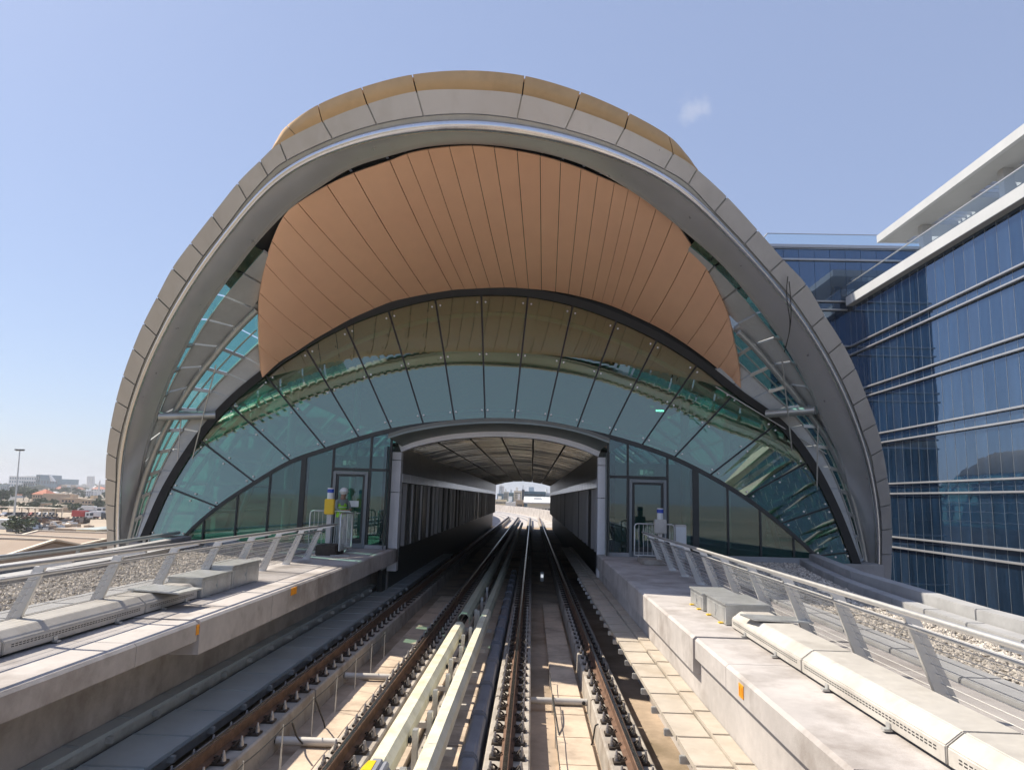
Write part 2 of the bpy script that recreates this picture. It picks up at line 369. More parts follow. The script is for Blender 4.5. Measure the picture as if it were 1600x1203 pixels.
# ------------------------------------------------------------------ METRO STATION
GZ = 1.2                                   # walkway level above rail top
RA, RK = 24.92, .62                        # ring plane  Y = RA - RK*z
def ringP(l, dy=0.): return [at_pl(x, y, RA, RK, dy) for x, y in l]
OUT = [(171,960),(168,900),(166.6,827),(164.6,788),(164.6,748),(166.6,708),(172.6,667),(181,626.6),(192,587.5),(207.4,544.6),(224,505.5),
 (245,464.5),(269,419.5),(297.5,380),(331,337),(371,286.5),(406,251.5),(437.5,224),(504,190),(574,163),(651,143),(816,148),
 (898,171),(976,201),(1052,240),(1089,265),(1136,308),(1184,360),(1224,406),(1260,445),(1289,493.5),(1315.6,535),
 (1336.6,576),(1354,620),(1369,662),(1379,702),(1387,746),(1392,788),(1393.5,826),(1393.5,866),(1392,910),(1389,965)]
JIN = [(183,960),(180,900),(177.5,829.6),(178.5,791),(180.5,753),(181.5,716),(188.5,676),(199,637.5),(210.6,601),(226,561),(243.8,524),
 (264.5,483),(290.6,440),(316.8,400),(348,360),(385,311),(418,274),(448,250),(519,216.5),(588,194),(661.5,181),(808,185),
 (884,201.6),(962,227),(1038,264),(1076,288),(1117,331),(1164,381),(1203,425),(1237,465),(1269,511),(1294.5,553),
 (1315.6,593),(1333.5,633),(1348,674),(1361.5,712),(1369,754),(1375.6,792),(1378,828),(1378,866),(1377,910),(1374,965)]
INN = [(213,960),(212.5,900),(212.5,840),(213.7,791),(218,744),(228,695),(244,642),(263,591),(283,548.5),(306,503),(337,455),(371,410),(402,371),(450,321.5),
 (493.5,290),(546,258.5),(605.5,239),(665,224.5),(736,220),(808,226.5),(876,241),(936,264),(1000,302),(1052,342),(1120,400),(1160,444),(1200,496),
 (1233,543),(1268,608),(1293,666),(1312,708),(1325,757),(1332,803),(1334,860),(1333,910),(1330,965)]
# the double panel at the crown: one extra control point keeps the curve round
def withmid(l, m): l = list(l); return l[:21]+[m]+l[21:]
O = ringP(withmid(OUT, (733,140.5))); J = ringP(withmid(JIN, (735,177.5)))
NJ = len(O)
ST = thing('metro_station', (-1.05, 24, -8.7), 'arched metro station with grey ring, copper soffit and green glass fan over the tracks', 'station')

# ring frame: dark backing body behind the cladding
m = MB(); n = 400
Oc = seg(O, 0, NJ-1, n); Jc = seg(J, 0, NJ-1, n)
yb = Vector((0, .07, 0))
cen = Vector((-1.0, 0, 0))
m.strip([p+yb for p in Oc], [j.lerp(o, -.25)+yb for o, j in zip(Oc, Jc)], 2, (0, .45, 0))
m.build('ring_frame', K['rib'], ST)
for i in range(NJ-1):
    if i == 21: continue
    i1 = i+2 if i == 20 else i+1
    g = .018/max((O[i1]-O[i]).length, .3)*(i1-i)
    nn = 14 if i == 20 else 8
    m = MB(); m.strip(seg(O, i+g, i1-g, nn), seg(J, i+g, i1-g, nn), 2, (0, .06, 0)).build('cladding_panel', K['alu'], ST)
# polished tube and inner band
def off(px, dist):
    out = []
    for i, p in enumerate(px):
        a = px[max(i-1, 0)]; b = px[min(i+1, len(px)-1)]
        t = Vector((b[0]-a[0], b[1]-a[1])).normalized(); nrm = Vector((-t.y, t.x))
        d = dist(p[0]); out.append((p[0]+nrm.x*d, p[1]+nrm.y*d))
    return out
wtop = lambda x: math.exp(-((x-735)/330.0)**2)
JW = withmid(JIN, (735,177.5))
Tpx = off(JW, lambda x: 6+11*wtop(x))
def smooth_line(P, it):
    P = [Vector(p) for p in P]
    for _ in range(it): P = [P[0]]+[P[i]*.5+(P[i-1]+P[i+1])*.25 for i in range(1, len(P)-1)]+[P[-1]]
    return P
T = smooth_line(resample(ringP(Tpx, -.02), 300), 60)
MB().tube(T, [.075+.075*math.exp(-((p.x+1.3)/5.0)**2) for p in T], 14).build('ring_tube', K['tube'], ST)
B0 = smooth_line(resample(ringP(off(JW, lambda x: 8+14*wtop(x)), .02), 220), 35)
B1 = resample(ringP(INN, .55), 220)
# band split in long sheets
for k in range(11):
    a, b = k*20, min(k*20+20, 219)
    MB().strip(B0[a:b+1], B1[a:b+1], 4, (0, .07, 0), bulge=Vector((0, -.05, 0))).build('band_panel', K['band'], ST)
MB().strip([p.lerp(q, .12)+Vector((0, .14, 0)) for p, q in zip(B0, B1)], [p+Vector((0, .15, 0)) for p in B1], 2, (0, .05, 0)).build('band_frame', K['band'], ST)

# gold crest behind the crown of the ring
Lpx = [(423.5,236),(431,221),(448,197),(497,164),(565,137),(644,117),(732,110.5),(820,119),(907,144),(983,177),(1044,212),(1074,243),(1090,266)]
Opx = [(425,240),(437.5,226),(462,212),(504,192),(574,165),(651,145),(733,142.5),(816,150),(898,173),(976,203),(1052,242),(1072,256),(1090,268)]
C1 = ringP(Lpx, .78); C0 = ringP(Opx, .55)
js = [0, 2, 3, 4, 5, 7, 8, 9, 10, 12]
for a, b in zip(js, js[1:]):
    MB().strip(seg(C0, a+.012, b-.012, 14), seg(C1, a+.012, b-.012, 14), 4, (0, .08, .02), bulge=Vector((0, -.06, 0))).build('crest_panel', K['gold'], ST)
MB().strip([p+Vector((0, .1, 0)) for p in seg(C0, 0, 12, 80)], [p+Vector((0, .1, -.02)) for p in seg(C1, 0, 12, 80)], 2, (0, .1, 0)).build('crest_frame', K['black'], ST)

RIM = [(409,588),(405,540),(404,490),(406,458),(414.8,412.5),(425,377.5),(442.8,339),(465.5,318),(511,290),(553,270.8),(609,251.5),(636,241),(668.5,234),(702,230),(738,228.5),(772,231),
 (808,236.5),(844,244),(876,253),(908,264),(934,275),(960,286),(982,296),(1000,306),(1026,324),(1052,344),(1080,384),(1104,420),(1124,460),(1138,496),(1147,535),(1154,570),(1158,605)]
BOT = [(410,590),(436,566),(465,548),(492,530),(520,514),(548,498.5),(585,482),(612,471.5),(640,465),(668,459.5),(706,453.5),(726,452),(745,451),(766,450),(788,449.5),(808,450),
 (826,451.5),(846,453),(868,456),(888,459.5),(906,463.5),(925,468.5),(940,473),(955,478),(970,484),(985,491),(1015,505),(1045,521),(1073,539),(1098,557),(1122,576),(1142,592),(1158,607)]
# ------------- glass fan: upper (outer) arc and lower (inner) arc
FO = [(200,905),(233,838),(267,763),(314,689),(361,634),(415.7,587.5),(478,544.6),(540.7,511),(607,486),(680,468),(752,461.6),(825,464),(895,478),
 (963,502),(1026,532),(1088.7,571),(1147,616),(1212,663),(1260,723),(1296.5,792),(1325,863),(1340,905)]
FI = [(235,905),(285,838),(337.5,790.7),(396,751.6),(452.8,718.5),(507.5,699),(560,682),(611,669),(661,660.6),(710,656),(758,653),(804,654),(854,659),
 (902,667.6),(952.7,679),(1004,694),(1055,713),(1111,741),(1166,774.7),(1222,817),(1279,868),(1315,905)]
FA, FK = 22.67, -.10
PO = [at_pl(x, y, FA, FK) for x, y in FO]; PI = [at_y(x, y, 22.4) for x, y in FI]
NF = len(PO)
for i in range(NF-1):
    g = .022
    MB().strip(seg(PO, i+g, i+1-g, 6), seg(PI, i+g, i+1-g, 6), 2, (0, .025, 0), smooth=False).build('fan_glass_pane', K['fanglass'], ST)
for i in range(NF):
    MB().bar(PO[i]+Vector((0, .05, 0)), PI[i]+Vector((0, .05, 0)), .05, .14, (0, 1, 0)).build('fan_mullion', K['dark'], ST)
m = MB(); m.strip(resample(PI, 160), [p+Vector((0, 0, -.13)) for p in resample(PI, 160)], 2, (0, .22, 0), smooth=False)
m.build('fan_lower_beam', K['dark'], ST)
POr = resample(PO, 200)
cF = Vector((-1, 23, 2))
def grow(P, d): return [p+(Vector((p.x-cF.x, 0, p.z-cF.z)).normalized()*d) for p in P]
MB().strip([p+Vector((0, -.10, 0)) for p in grow(POr, .24)], [p+Vector((0, -.04, 0)) for p in grow(POr, .0)], 2, (0, .5, 0), smooth=False).build('fan_upper_beam', K['black'], ST)
A_ = [p+Vector((0, .14, 0)) for p in grow(smooth_line(resample([at_pl(x, y, FA, FK, -.12) for x, y in BOT], 90), 3), .22)]
MB().strip(A_, [p+Vector((0, .05, 0)) for p in resample(PO[5:17], 90)], 2, (0, .2, 0), smooth=False).build('gap_dark_strip', K['black'], ST)  # black strip added to stand in for the open gap's darkness
# bolts at the pane corners
panes = [o for o in ST.children if o.name.startswith('fan_glass_pane')]
for i in range(1, NF-1):
    for dt in (-.09, .09):
        for u in (.06, .94, .5):
            p = cr(PO, i+dt).lerp(cr(PI, i+dt), u); MB().tube([p+Vector((0, -.03, 0)), p+Vector((0, .04, 0))], .028, 8).build('glazing_bolt', K['stain'], panes[i if dt > 0 else i-1])
# inner tubular arch seen through the glass
T2 = [cr(PO, t/4).lerp(cr(PI, t/4), .13)+Vector((0, .55, 0)) for t in range((NF-1)*4+1)]
MB().tube(T2, .085, 10).build('inner_arch_tube', K['stain'], ST)
T3 = [cr(PO, t/4).lerp(cr(PI, t/4), .93)+Vector((0, .5, 0)) for t in range((NF-1)*4+1)]
MB().tube(T3, .07, 10).build('inner_arch_tube', K['rib'], ST)
for i in list(range(1, 6))+list(range(16, 21)):
    MB().bar(PO[i]+Vector((0, .6, 0)), PI[i]+Vector((0, .55, 0)), .12, .22, (0, 1, 0)).build('inner_strut', K['rib'], ST)

# ------------- funnel skin between ring and fan (glass strips, lining panels, ribs, purlins)
I1 = resample(ringP(INN, .75), 91); F1 = [p+Vector((0, .12, 0)) for p in resample(PO, 91)]
# match heights so that the cells run level at the feet
def shell(u, v):
    return cr(I1, u*90).lerp(cr(F1, u*90), v)+Vector((shx(u)*4*v*(1-v), 0, .35*4*v*(1-v)))
def shx(u): return (-.5 if u < .5 else .5)*abs(2*u-1)
def cell(name, ua, ub, v0, v1, mat, th, gap=.0):
    k = 5; A = [shell(ua+(ub-ua)*i/(k-1), v0) for i in range(k)]; B = [shell(ua+(ub-ua)*i/(k-1), v1) for i in range(k)]
    return MB().strip(A, B, 3, th, smooth=False)
NS = 44
rows = [('skin_glass', 0.0, .13, 'roofglass', (0, .02, .02)), ('lining_panel', .13, .42, 'inner', (0, .05, .08)), ('skin_glass', .50, .72, 'roofglass', (0, .02, .02)), ('lining_panel', .72, 1.0, 'inner', (0, .05, .08))]
for nm, v0, v1, mt, th in rows:
    gl = mt == 'roofglass'
    m = MB()
    for k in range(NS):
        uc = (k+.5)/NS; lim = .33 if v0 < .4 else (.33 if gl else .275)
        if lim < uc < 1-lim+(.03 if .4 < v0 else 0): continue
        ua, ub = k/NS+.0008, (k+1)/NS-.0008
        kk = 3; A = [shell(ua+(ub-ua)*i/(kk-1), v0) for i in range(kk)]; B = [shell(ua+(ub-ua)*i/(kk-1), v1) for i in range(kk)]
        q = MB()
        q.strip(A, B, 3, th, smooth=False)
        q.build(nm, K[mt], ST)

for u0, LL in ((0., .30), (.73, .27)):
    MB().strip([shell(u0+LL*i/60, .42) for i in range(61)], [shell(u0+LL*i/60, .50) for i in range(61)], 2, (0, .05, .1)).build('rib_cover', K['inner'], ST)
    MB().tube([shell(u0+LL*i/60, .46)+Vector((0, -.1, -.16)) for i in range(61)], .10, 10).build('rib_tube', K['rib'], ST)
for v in (.13, .5, .72, .61):
    for u0 in (0., .72): MB().tube([shell(u0+.28*i/50, v)+Vector((0, -.02, -.04)) for i in range(51)], .03, 6).build('glazing_bar', K['rib'], ST)
for k in range(NS+1):
    u = k/NS
    if .27 < u < .73: continue
    for v0, v1 in ((.0, .14), (.49, .73)):
        MB().bar(shell(u, v0)+Vector((0, -.03, -.04)), shell(u, v1)+Vector((0, -.03, -.04)), .10, .10, (0, 1, 0)).build('purlin', K['rib'], ST)
for u in (.085, .19, .81, .905):
    sgn = 1 if u < .5 else -1
    MB().tube([shell(u, 0)+Vector((sgn*.1, 0, -.1)), shell(u, .8)+Vector((sgn*.25, 0, -.35))], .13, 12).build('strut_tube', K['rib'], ST)
for ua, ub in ((.02, .085), (.10, .185), (.13, .24), (.90, .98), (.82, .905), (.76, .86)):
    sgn = 1 if ua < .5 else -1; q = Vector((sgn*.2, -.1, -.3))
    MB().tube([shell(ua, .05)+q, shell(ub, .95)+q], .02, 6).build('brace_rod', K['stain'], ST); MB().tube([shell(ub, .45)+q, shell(ua, .95)+q], .02, 6).build('brace_rod', K['stain'], ST)

for a, b in ((-14.4, -12.6), (10.6, 12.6)):
    MB().box(a, 22.6, -8.7, b, 27.0, -.6).build('foot_pier', K['conc_d'], ST, bevel=.05)
for a, b in ((-12.3, -8.6), (7.4, 10.4)):
    MB().box(a, 22.2, -8.7, b, 86, .68).build('base_wall', K['conc_d'], ST)
# ------------- copper soffit (eyelid)
CA, CK = 29.2, .92
PR = [at_pl(x, y, CA, CK) for x, y in RIM]; PB = [at_pl(x, y, FA, FK, -.12) for x, y in BOT]
bul = lambda a, b: Vector((0, -.25, -.12))*min((b-a).length/5, 1)
for i in range(len(PR)-1):
    for part in ((0, 1),):
        g = .016
        A = seg(PR, i+g, i+1-g, 4); B = seg(PB, i+g, i+1-g, 4)
        mid = bul(A[1], B[1])
        MB().strip(A, B, 14, (0, .05, .05), bulge=mid).build('soffit_panel', K['copper'], ST)
kb = [bul(a, b) for a, b in zip(PR, PB)]
A = [p+Vector((0, .07, .07)) for p in seg(PR, 0, len(PR)-1, 120)]; B = [p+Vector((0, .07, .07)) for p in seg(PB, 0, len(PB)-1, 120)]
MB().strip(A, B, 8, (0, .1, .1), bulge=Vector((0, -.08, -.03))).build('soffit_backing', K['black'], ST)
# rolled lip of the soffit in short lengths
LIPo = [p+Vector((0, .03, 0)) for p in PR]
for i in range(len(PR)-1):
    A = seg(LIPo, i+.012, i+1-.012, 4)
    C = [a+(Vector((a.x+1.0, 0, a.z-6.5)).normalized()*.10)+Vector((0, .16, 0)) for a in A]
    MB().strip(A, C, 3, (0, .05, .0), bulge=Vector((0, -.02, 0))).build('soffit_lip', K['copper'], ST)
for i in range(9, 26):
    m = MB(); p = cr(PR, i); q = p+Vector((p.x+1, 0, p.z-6.5)).normalized()*.34
    m.bar(p+(q-p)*.35+Vector((0, .3, 0)), q+Vector((0, .3, 0)), .06, .08, (0, 1, 0)); m.build('soffit_bracket', K['galv'], ST)
# closing sheet between the lip and the ring so no sky shows through at the crown
CRi = resample([at_pl(x, y, RA, RK, 1.1) for x, y in INN], 220)
Rr = resample(PR, 80)
top = [p for p in CRi if p.z > 8.6]
top = resample(top, 80); low = [p+Vector((0, .35, .0)) for p in Rr if p.z > 8.2]; low = resample(low, 80)
MB().strip([p+Vector((0, 0, .25)) for p in top], [p+Vector((0, .6, -.1)) for p in low], 2, (0, .08, .05)).build('crown_lining', K['black'], ST)

# ------------- roof shell behind (outer gold-grey skin, inner bronze vault)
prof = resample(PO, 91); Y1 = 88.0
out0 = [p+Vector((0, .5, 0)) for p in grow(prof, .35)]
q0, q1 = 21, 69                                   # opaque crown; the flanks are glazed
MB().strip(out0[q0:q1+1], [Vector((p.x, Y1, p.z)) for p in out0[q0:q1+1]], 14, (0, 0, .12)).build('roof_shell', K['roofg'], ST)
for lo, hi in ((0, q0), (q1, 90)):
    step = 3; idx = list(range(lo, hi+1, step))
    for a, b in zip(idx, idx[1:]):
        A = [Vector((p.x, p.y, p.z)) for p in out0[a:b+1]]; 
        MB().strip(A, [Vector((p.x, Y1, p.z)) for p in A], 2, (0, 0, .02)).build('flank_glass', K['roofglass'], ST)
    for a in idx: MB().bar(out0[a], (out0[a].x, Y1, out0[a].z), .1, .1).build('flank_purlin', K['rib'], ST)
    for yy in range(26, 88, 4):
        MB().tube([(p.x*.985, yy, p.z) for p in out0[lo:hi+1]], .12, 8).build('flank_rib', K['rib'], ST)
    A = out0[lo:hi+1:3]
    for a, b in zip(A, A[1:]): pass
inn0 = [p+Vector((0, .46, 0)) for p in grow(prof, .08)]
MB().strip(inn0[q0:q1+1], [Vector((p.x, Y1-.5, p.z)) for p in inn0[q0:q1+1]], 14, (0, 0, .05)).build('bronze_vault', K['weave'], ST)
Cb = seg(C1, 0, 12, 60)
hb = []
for p in Cb:
    a = Vector((p.x+1, 0, p.z-2)); hb.append(Vector((p.x*.7-.2, 46, 9.9+(p.z-11)*.25)))
MB().strip([p+Vector((0, .09, -.02)) for p in Cb], hb, 18, (0, 0, -.1), bulge=Vector((0, 0, -.3))).build('roof_hump', K['gold'], ST)
# cheeks that join hump to ring back
MB().strip([p+Vector((0, .2, 0)) for p in seg(C0, 0, 12, 60)], [Vector((p.x, 24.2, min(p.z, 9.8))) for p in seg(C0, 0, 12, 60)], 6, (0, 0, .05)).build('crest_deck', K['roofg'], ST)

# ------------- glass wall under the fan, doors, portal
PIr = resample(PI, 400)
def arcz(x):
    for a, b in zip(PIr, PIr[1:]):
        if (a.x <= x <= b.x): u = (x-a.x)/(b.x-a.x+1e-9); return a.z+(b.z-a.z)*u
    return GZ
def wx(px, py=790): return at_y(px, py, 22.4).x
YW = 22.44
def wall_pane(xa, xb, z0, z1=None):
    n = 8; xs = [xa+(xb-xa)*i/n for i in range(n+1)]
    if z1 is None:
        topz = [max(arcz(x)-.14, z0+.02) for x in xs]
    else: topz = [z1]*(n+1)
    pts = [(xa, YW, z0), (xb, YW, z0)]+[(x, YW, z) for x, z in zip(xs[::-1], topz[::-1])]
    MB().poly(pts, (0, .025, 0)).build('wall_glass_pane', K['wallglass'], ST)
zb = GZ+.12
Lx = [wx(255, 838), wx(320), wx(369.6), wx(418.5), wx(470), wx(516)]
Dl0, Dl1, Lf = wx(516), wx(575), wx(606)
for a, b in zip(Lx, Lx[1:]): wall_pane(a+.02, b-.02, zb)
headz = at_y(545, 733, 22.4).z
wall_pane(Dl0+.02, Dl1-.02, headz+.04); wall_pane(Dl1+.02, Lf-.02, headz+.04); wall_pane(Dl1+.02, Lf-.02, zb, headz-.04)
Rf, Dr0, Dr1 = wx(950), wx(981), wx(1043.5)
headr = at_y(1010, 746, 22.4).z
wall_pane(Rf+.02, Dr0-.02, zb, headr-.04); wall_pane(Rf+.02, Dr0-.02, headr+.04); wall_pane(Dr0+.02, Dr1-.02, headr+.04)
Rx = [Dr1, wx(1087.6), wx(1137.7), wx(1188), wx(1239), wx(1290, 868)]
for a, b in zip(Rx, Rx[1:]): wall_pane(a+.02, b-.02, zb)
def mul(x, w=.05, d=.14, z0=GZ): MB().box(x-w/2, YW-.03, z0, x+w/2, YW-.03+d, max(arcz(x)-.1, z0+.1)).build('wall_mullion', K['dark'], ST)
for x in Lx[1:4]+Rx[2:5]: mul(x)
mul(Lx[4], .16, .35); mul(Rx[1], .18, .35)
for x in (Dl0, Dl1, Lf, Rf, Dr0, Dr1): mul(x, .06)
for a, b, hh in ((Dl0, Lf, headz), (Rf, Dr1, headr)): MB().box(a, YW-.036, hh-.04, b, YW+.102, hh+.04).build('wall_transom', K['dark'], ST)
for a, b in ((Lx[0], Lf), (Rf, Rx[-1])): MB().box(a, YW-.05, GZ-.3, b, YW+.15, zb).build('wall_kerb', K['concpav'], ST)
def door(x0, x1, hz):
    D = bpy.data.objects.new('glass_door', None); COL.objects.link(D); D.parent = ST
    D.location = Vector(((x0+x1)/2, YW, GZ))-wloc(ST)
    m = MB(); w = .09
    m.box(x0+.04, YW-.07, GZ+.02, x0+.04+w, YW+.05, hz-.06).box(x1-.04-w, YW-.07, GZ+.02, x1-.04, YW+.05, hz-.06)
    m.box(x0+.04+w, YW-.07, hz-.06-w, x1-.04-w, YW+.05, hz-.06).box(x0+.04+w, YW-.07, GZ+.02, x1-.04-w, YW+.05, GZ+.16)
    m.build('door_frame', K['doorfr'], D, bevel=.008)
    x0 += .04+w; x1 -= .04+w; hz -= .06+w
    m = MB(); w = .07
    m.box(x0+.01, YW-.045, GZ+.17, x0+w, YW+.02, hz-.01).box(x1-w, YW-.045, GZ+.17, x1-.01, YW+.02, hz-.01)
    m.box(x0+w, YW-.045, hz-w, x1-w, YW+.02, hz-.01).box(x0+w, YW-.045, GZ+.17, x1-w, YW+.02, GZ+.3)
    m.build('door_leaf', K['dark'], D, bevel=.006)
    MB().box(x0+w, YW-.02, GZ+.3, x1-w, YW, hz-w).build('door_glass', K['wallglass'], D)
    hx = x1-w-.02
    MB().tube([(hx, YW-.05, GZ+1.05), (hx, YW-.11, GZ+1.05), (hx-.12, YW-.11, GZ+1.05)], .012, 8).build('handle', K['stain'], D)
door(Dl0, Dl1, headz); door(Dr0, Dr1, headr)

# portal: outer reveal, pale trim, posts
xl, xr = -4.12, 2.04
PA = [at_y(x, y, 22.2) for x, y in [(606,683),(640,673),(700,663),(775,658.5),(850,663),(910,675),(953,690)]]
PC = [at_y(x, y, 22.2) for x, y in [(622,696),(650,686),(705,675.5),(777,671.5),(850,677),(905,690),(939,704)]]
PA = resample(PA, 40); PC = resample(PC, 40)
m = MB()
m.strip(PA, [p+Vector((0, 1.2, -.0)) for p in PC], 2, (0, .1, .12), smooth=False)
m.strip(PA, [Vector((p.x, 22.5, p.z+.15)) for p in PA], 2, (0, 0, -.05), smooth=False)
for s, a, c in ((-1, PA[0], PC[0]), (1, PA[-1], PC[-1])):
    cx = (-4.40 if s < 0 else 2.26); m.prismz([(a.x, 22.2), (cx, 23.14), (cx, 23.5), (a.x, 22.6)], GZ-.6, min(a.z, c.z)-.02)
m.build('portal_reveal', K['fr_green'], ST)
PC1 = [p+Vector((0, 1.0, .0)) for p in PC]
PC0 = resample([at_y(x, y, 23.2) for x, y in [(622,693),(650,684),(705,673.5),(777,669.5),(850,675),(905,688),(939,702)]], 40)
PD0 = resample([at_y(x, y, 23.2) for x, y in [(627,706),(655,696),(708,686),(779,682),(850,687),(902,700),(935,713)]], 40)
cuts = [0, 3, 9, 14, 20, 26, 32, 37, 39]
for a, b in zip(cuts, cuts[1:]):
    MB().strip([PC0[i] for i in range(a, b+1)], [PD0[i] for i in range(a, b+1)], 2, (0, .3, 0), smooth=False).build('portal_trim_panel', K['fr_light'], ST)
for x0, x1 in ((-4.40, -4.12), (2.03, 2.26)):
    z = GZ-.7
    for zt in (2.9, 3.9, PD0[0].z):
        MB().box(x0, 23.15, z+.01, x1, 23.5, zt-.01).build('portal_post_panel', K['fr_light'], ST); z = zt

# tunnel through the station
TX0, TX1, TY0, TY1 = -4.16, 2.08, 23.45, 86.0
zs = PD0[0].z+.12; zc = PD0[20].z+.02
def vault(x): u = (x-(TX0+TX1)/2)/((TX1-TX0)/2); return zs+(zc-zs)*(1-u*u)
for side, x in ((-1, TX0), (1, TX1)):
    w = x+side*.25
    MB().box(x, TY0, 3.52, w, TY1, zs+.05).build('tunnel_upper_wall', K['wallp'], ST)
    m = MB(); y = TY0+.1
    while y < TY1-1: m.box(x-side*.05, y+.02, 3.22, x+side*.2, y+1.48, 3.5); y += 1.5
    m.build('fascia_band', K['white'], ST)
    m = MB(); y = TY0+.1; k = 0
    while y < TY1-.6:
        ww = rnd.choice((.28, .45, .6, .75)); dd = rnd.uniform(.02, .16)
        m.box(x+side*dd, y, GZ-.05, x+side*.3, y+ww-.06, 3.2)
        y += ww
    m.build('screen_panels', K['wallp'], ST)
    y = TY0+.2
    while y < TY1-.6: MB().box(x-side*.02, y, GZ-.02, x+side*.1, y+.10, 3.2).build('screen_post', K['fin'], ST); y += rnd.choice((1.4, .9, 2.1))
    MB().box(x+side*.3, TY0-.6, -.6, x+side*.45, TY1, zs).build('tunnel_wall', K['dark'], ST)
m = MB(); k = 0
nx = 6
for i in range(nx):
    xa = TX0+(TX1-TX0)*i/nx+.03; xb = TX0+(TX1-TX0)*(i+1)/nx-.03
    y = TY0+.1
    while y < TY1-.3:
        t = rnd.uniform(-.014, .014)
        m.add([(xa, y, vault(xa)+t), (xb, y, vault(xb)+t), (xb, y+.27, vault(xb)-t+.03), (xa, y+.27, vault(xa)-t+.03),
               (xa, y, vault(xa)+t+.03), (xb, y, vault(xb)+t+.03), (xb, y+.27, vault(xb)-t+.06), (xa, y+.27, vault(xa)-t+.06)],
              [(0,1,2,3),(7,6,5,4),(0,4,5,1),(1,5,6,2),(2,6,7,3),(3,7,4,0)]); y += .3
m.build('ceiling_slats', K['slat'], ST, recalc=False)
xs = [TX0-.3+(TX1-TX0+.6)*i/12 for i in range(13)]
MB().strip([Vector((x, TY0-.1, vault(x)+.15)) for x in xs], [Vector((x, TY1, vault(x)+.15)) for x in xs], 2, (0, 0, .1)).build('ceiling_deck', K['dark'], ST)
for a, b in ((-5.7, -4.42), (2.3, 4.0)): MB().box(a, 23.43, -.6, b, 23.6, GZ).build('bulkhead', K['conc_d'], ST)
# concourse slabs and partitions left and right of the tunnel, seen through the glass
for a, b in ((-12.2, TX0-.5), (TX1+.5, 10.4)): MB().box(a, 22.6, GZ-.5, b, 86, GZ-.02).build('concourse_slab', K['tile'], ST)
for a, b in ((-11, TX0-.5), (TX1+.5, 9.6)): MB().box(a, 31, GZ, b, 31.2, 4.4).build('partition', K['inner'], ST)
for x, y, w in ((-8.4, 25.5, .3), (-6.9, 28.5, .25), (5.2, 25.5, .3), (7.4, 28.5, .25)):
    MB().tube([(x, y, GZ), (x, y, 8)], w/2, 16).build('column', K['white'], ST)
for x, y, z in ((4.6, 27.0, 6.1),):
    MB().box(x-.14, y-.05, z, x+.14, y+.05, z+.05).build('ceiling_lamp', emit('lamp_glow', (1, .97, .85), 5), ST)
# exit signs over both doors
def exit_sign(px, py):
    c = at_y(px, py, YW+.12); m = MB()
    m.mat(0).box(c.x-.24, c.y, c.z-.10, c.x+.24, c.y+.03, c.z+.10)
    y = c.y-.006
    def r(x0, z0, x1, z1): m.mat(1).box(c.x+x0, y, c.z+z0, c.x+x1, c.y+.001, c.z+z1)
    r(-.19, -.07, -.10, .07)                      # doorway
    m.mat(1).bar((c.x-.02, y, c.z+.01), (c.x+.04, y, c.z-.07), .02, .01); m.bar((c.x-.0, y, c.z+.03), (c.x-.06, y, c.z-.05), .02, .01)
    m.bar((c.x-.05, y, c.z+.03), (c.x+.05, y, c.z+.02), .018, .01); m.tube([(c.x+.0, y-.003, c.z+.06), (c.x+.0, c.y, c.z+.06)], .017, 8)
    r(.09, -.012, .15, .012); m.mat(1).bar((c.x+.20, y, c.z), (c.x+.14, y, c.z+.045), .02, .01); m.bar((c.x+.20, y, c.z), (c.x+.14, y, c.z-.045), .02, .01)
    m.build('exit_sign', [emit('sign_green', (.06, .18, .13), .15), emit('sign_mark', (.45, .62, .52), .4)], ST)
exit_sign(546, 723); exit_sign(1010, 738)
# far end wall of the shell, around the tunnel mouth

# ------------------------------------------------------------------ GUIDEWAY
Yb = -34.0
WL, WR = -4.12, 2.03                      # walkway edges over the tracks
dk = MB().box(-5.6, Yb, -1.2, 3.2, 90, -.55); struct(dk.build('guideway_deck', K['floor']))
# walkways with fascia, wall below
def walkway(s):
    e = WL if s < 0 else WR; o = -6.1 if s < 0 else 4.1
    m = MB()
    rec = .8 if s < 0 else .07
    for ya, yb2, zt, fh, jut in ((Yb, 9.45, GZ, .24, 0.0), (9.47, 22.38, GZ+.012, .42, .02), (22.39, 23.42, GZ, .42, 0)):
        y = ya
        while y < yb2-.01:
            y2 = min(y+(3.0 if ya < 0 else 2.6), yb2)
            e2 = e-s*jut
            m.prism([(e2, zt-fh), (e2, zt-.03), (e2+s*.03, zt), (o, zt), (o, zt-.5), (e+s*(rec+.3), zt-.5), (e+s*rec, zt-fh-.001)], y+.006, y2-.006) if False else m.add(*pr([(e2, zt-fh), (e2, zt-.03), (e2+s*.03, zt), (o, zt), (o, zt-.5), (e+s*(rec+.3), zt-.5), (e+s*rec, zt-fh-.02)], y+.006, y2-.006))
            y = y2
    m.box(e+s*rec, Yb, -.56, e+s*(rec+.35), 23.42, GZ-.3 if s < 0 else GZ-.28)
    return struct(m.build('walkway', K['conc']))
def pr(prof, y0, y1):
    n = len(prof); vs = [(x, y0, z) for x, z in prof]+[(x, y1, z) for x, z in prof]
    return vs, [(i, (i+1) % n, n+(i+1) % n, n+i) for i in range(n)]+[tuple(range(n))[::-1], tuple(range(n, 2*n))]
walkway(-1); walkway(1)
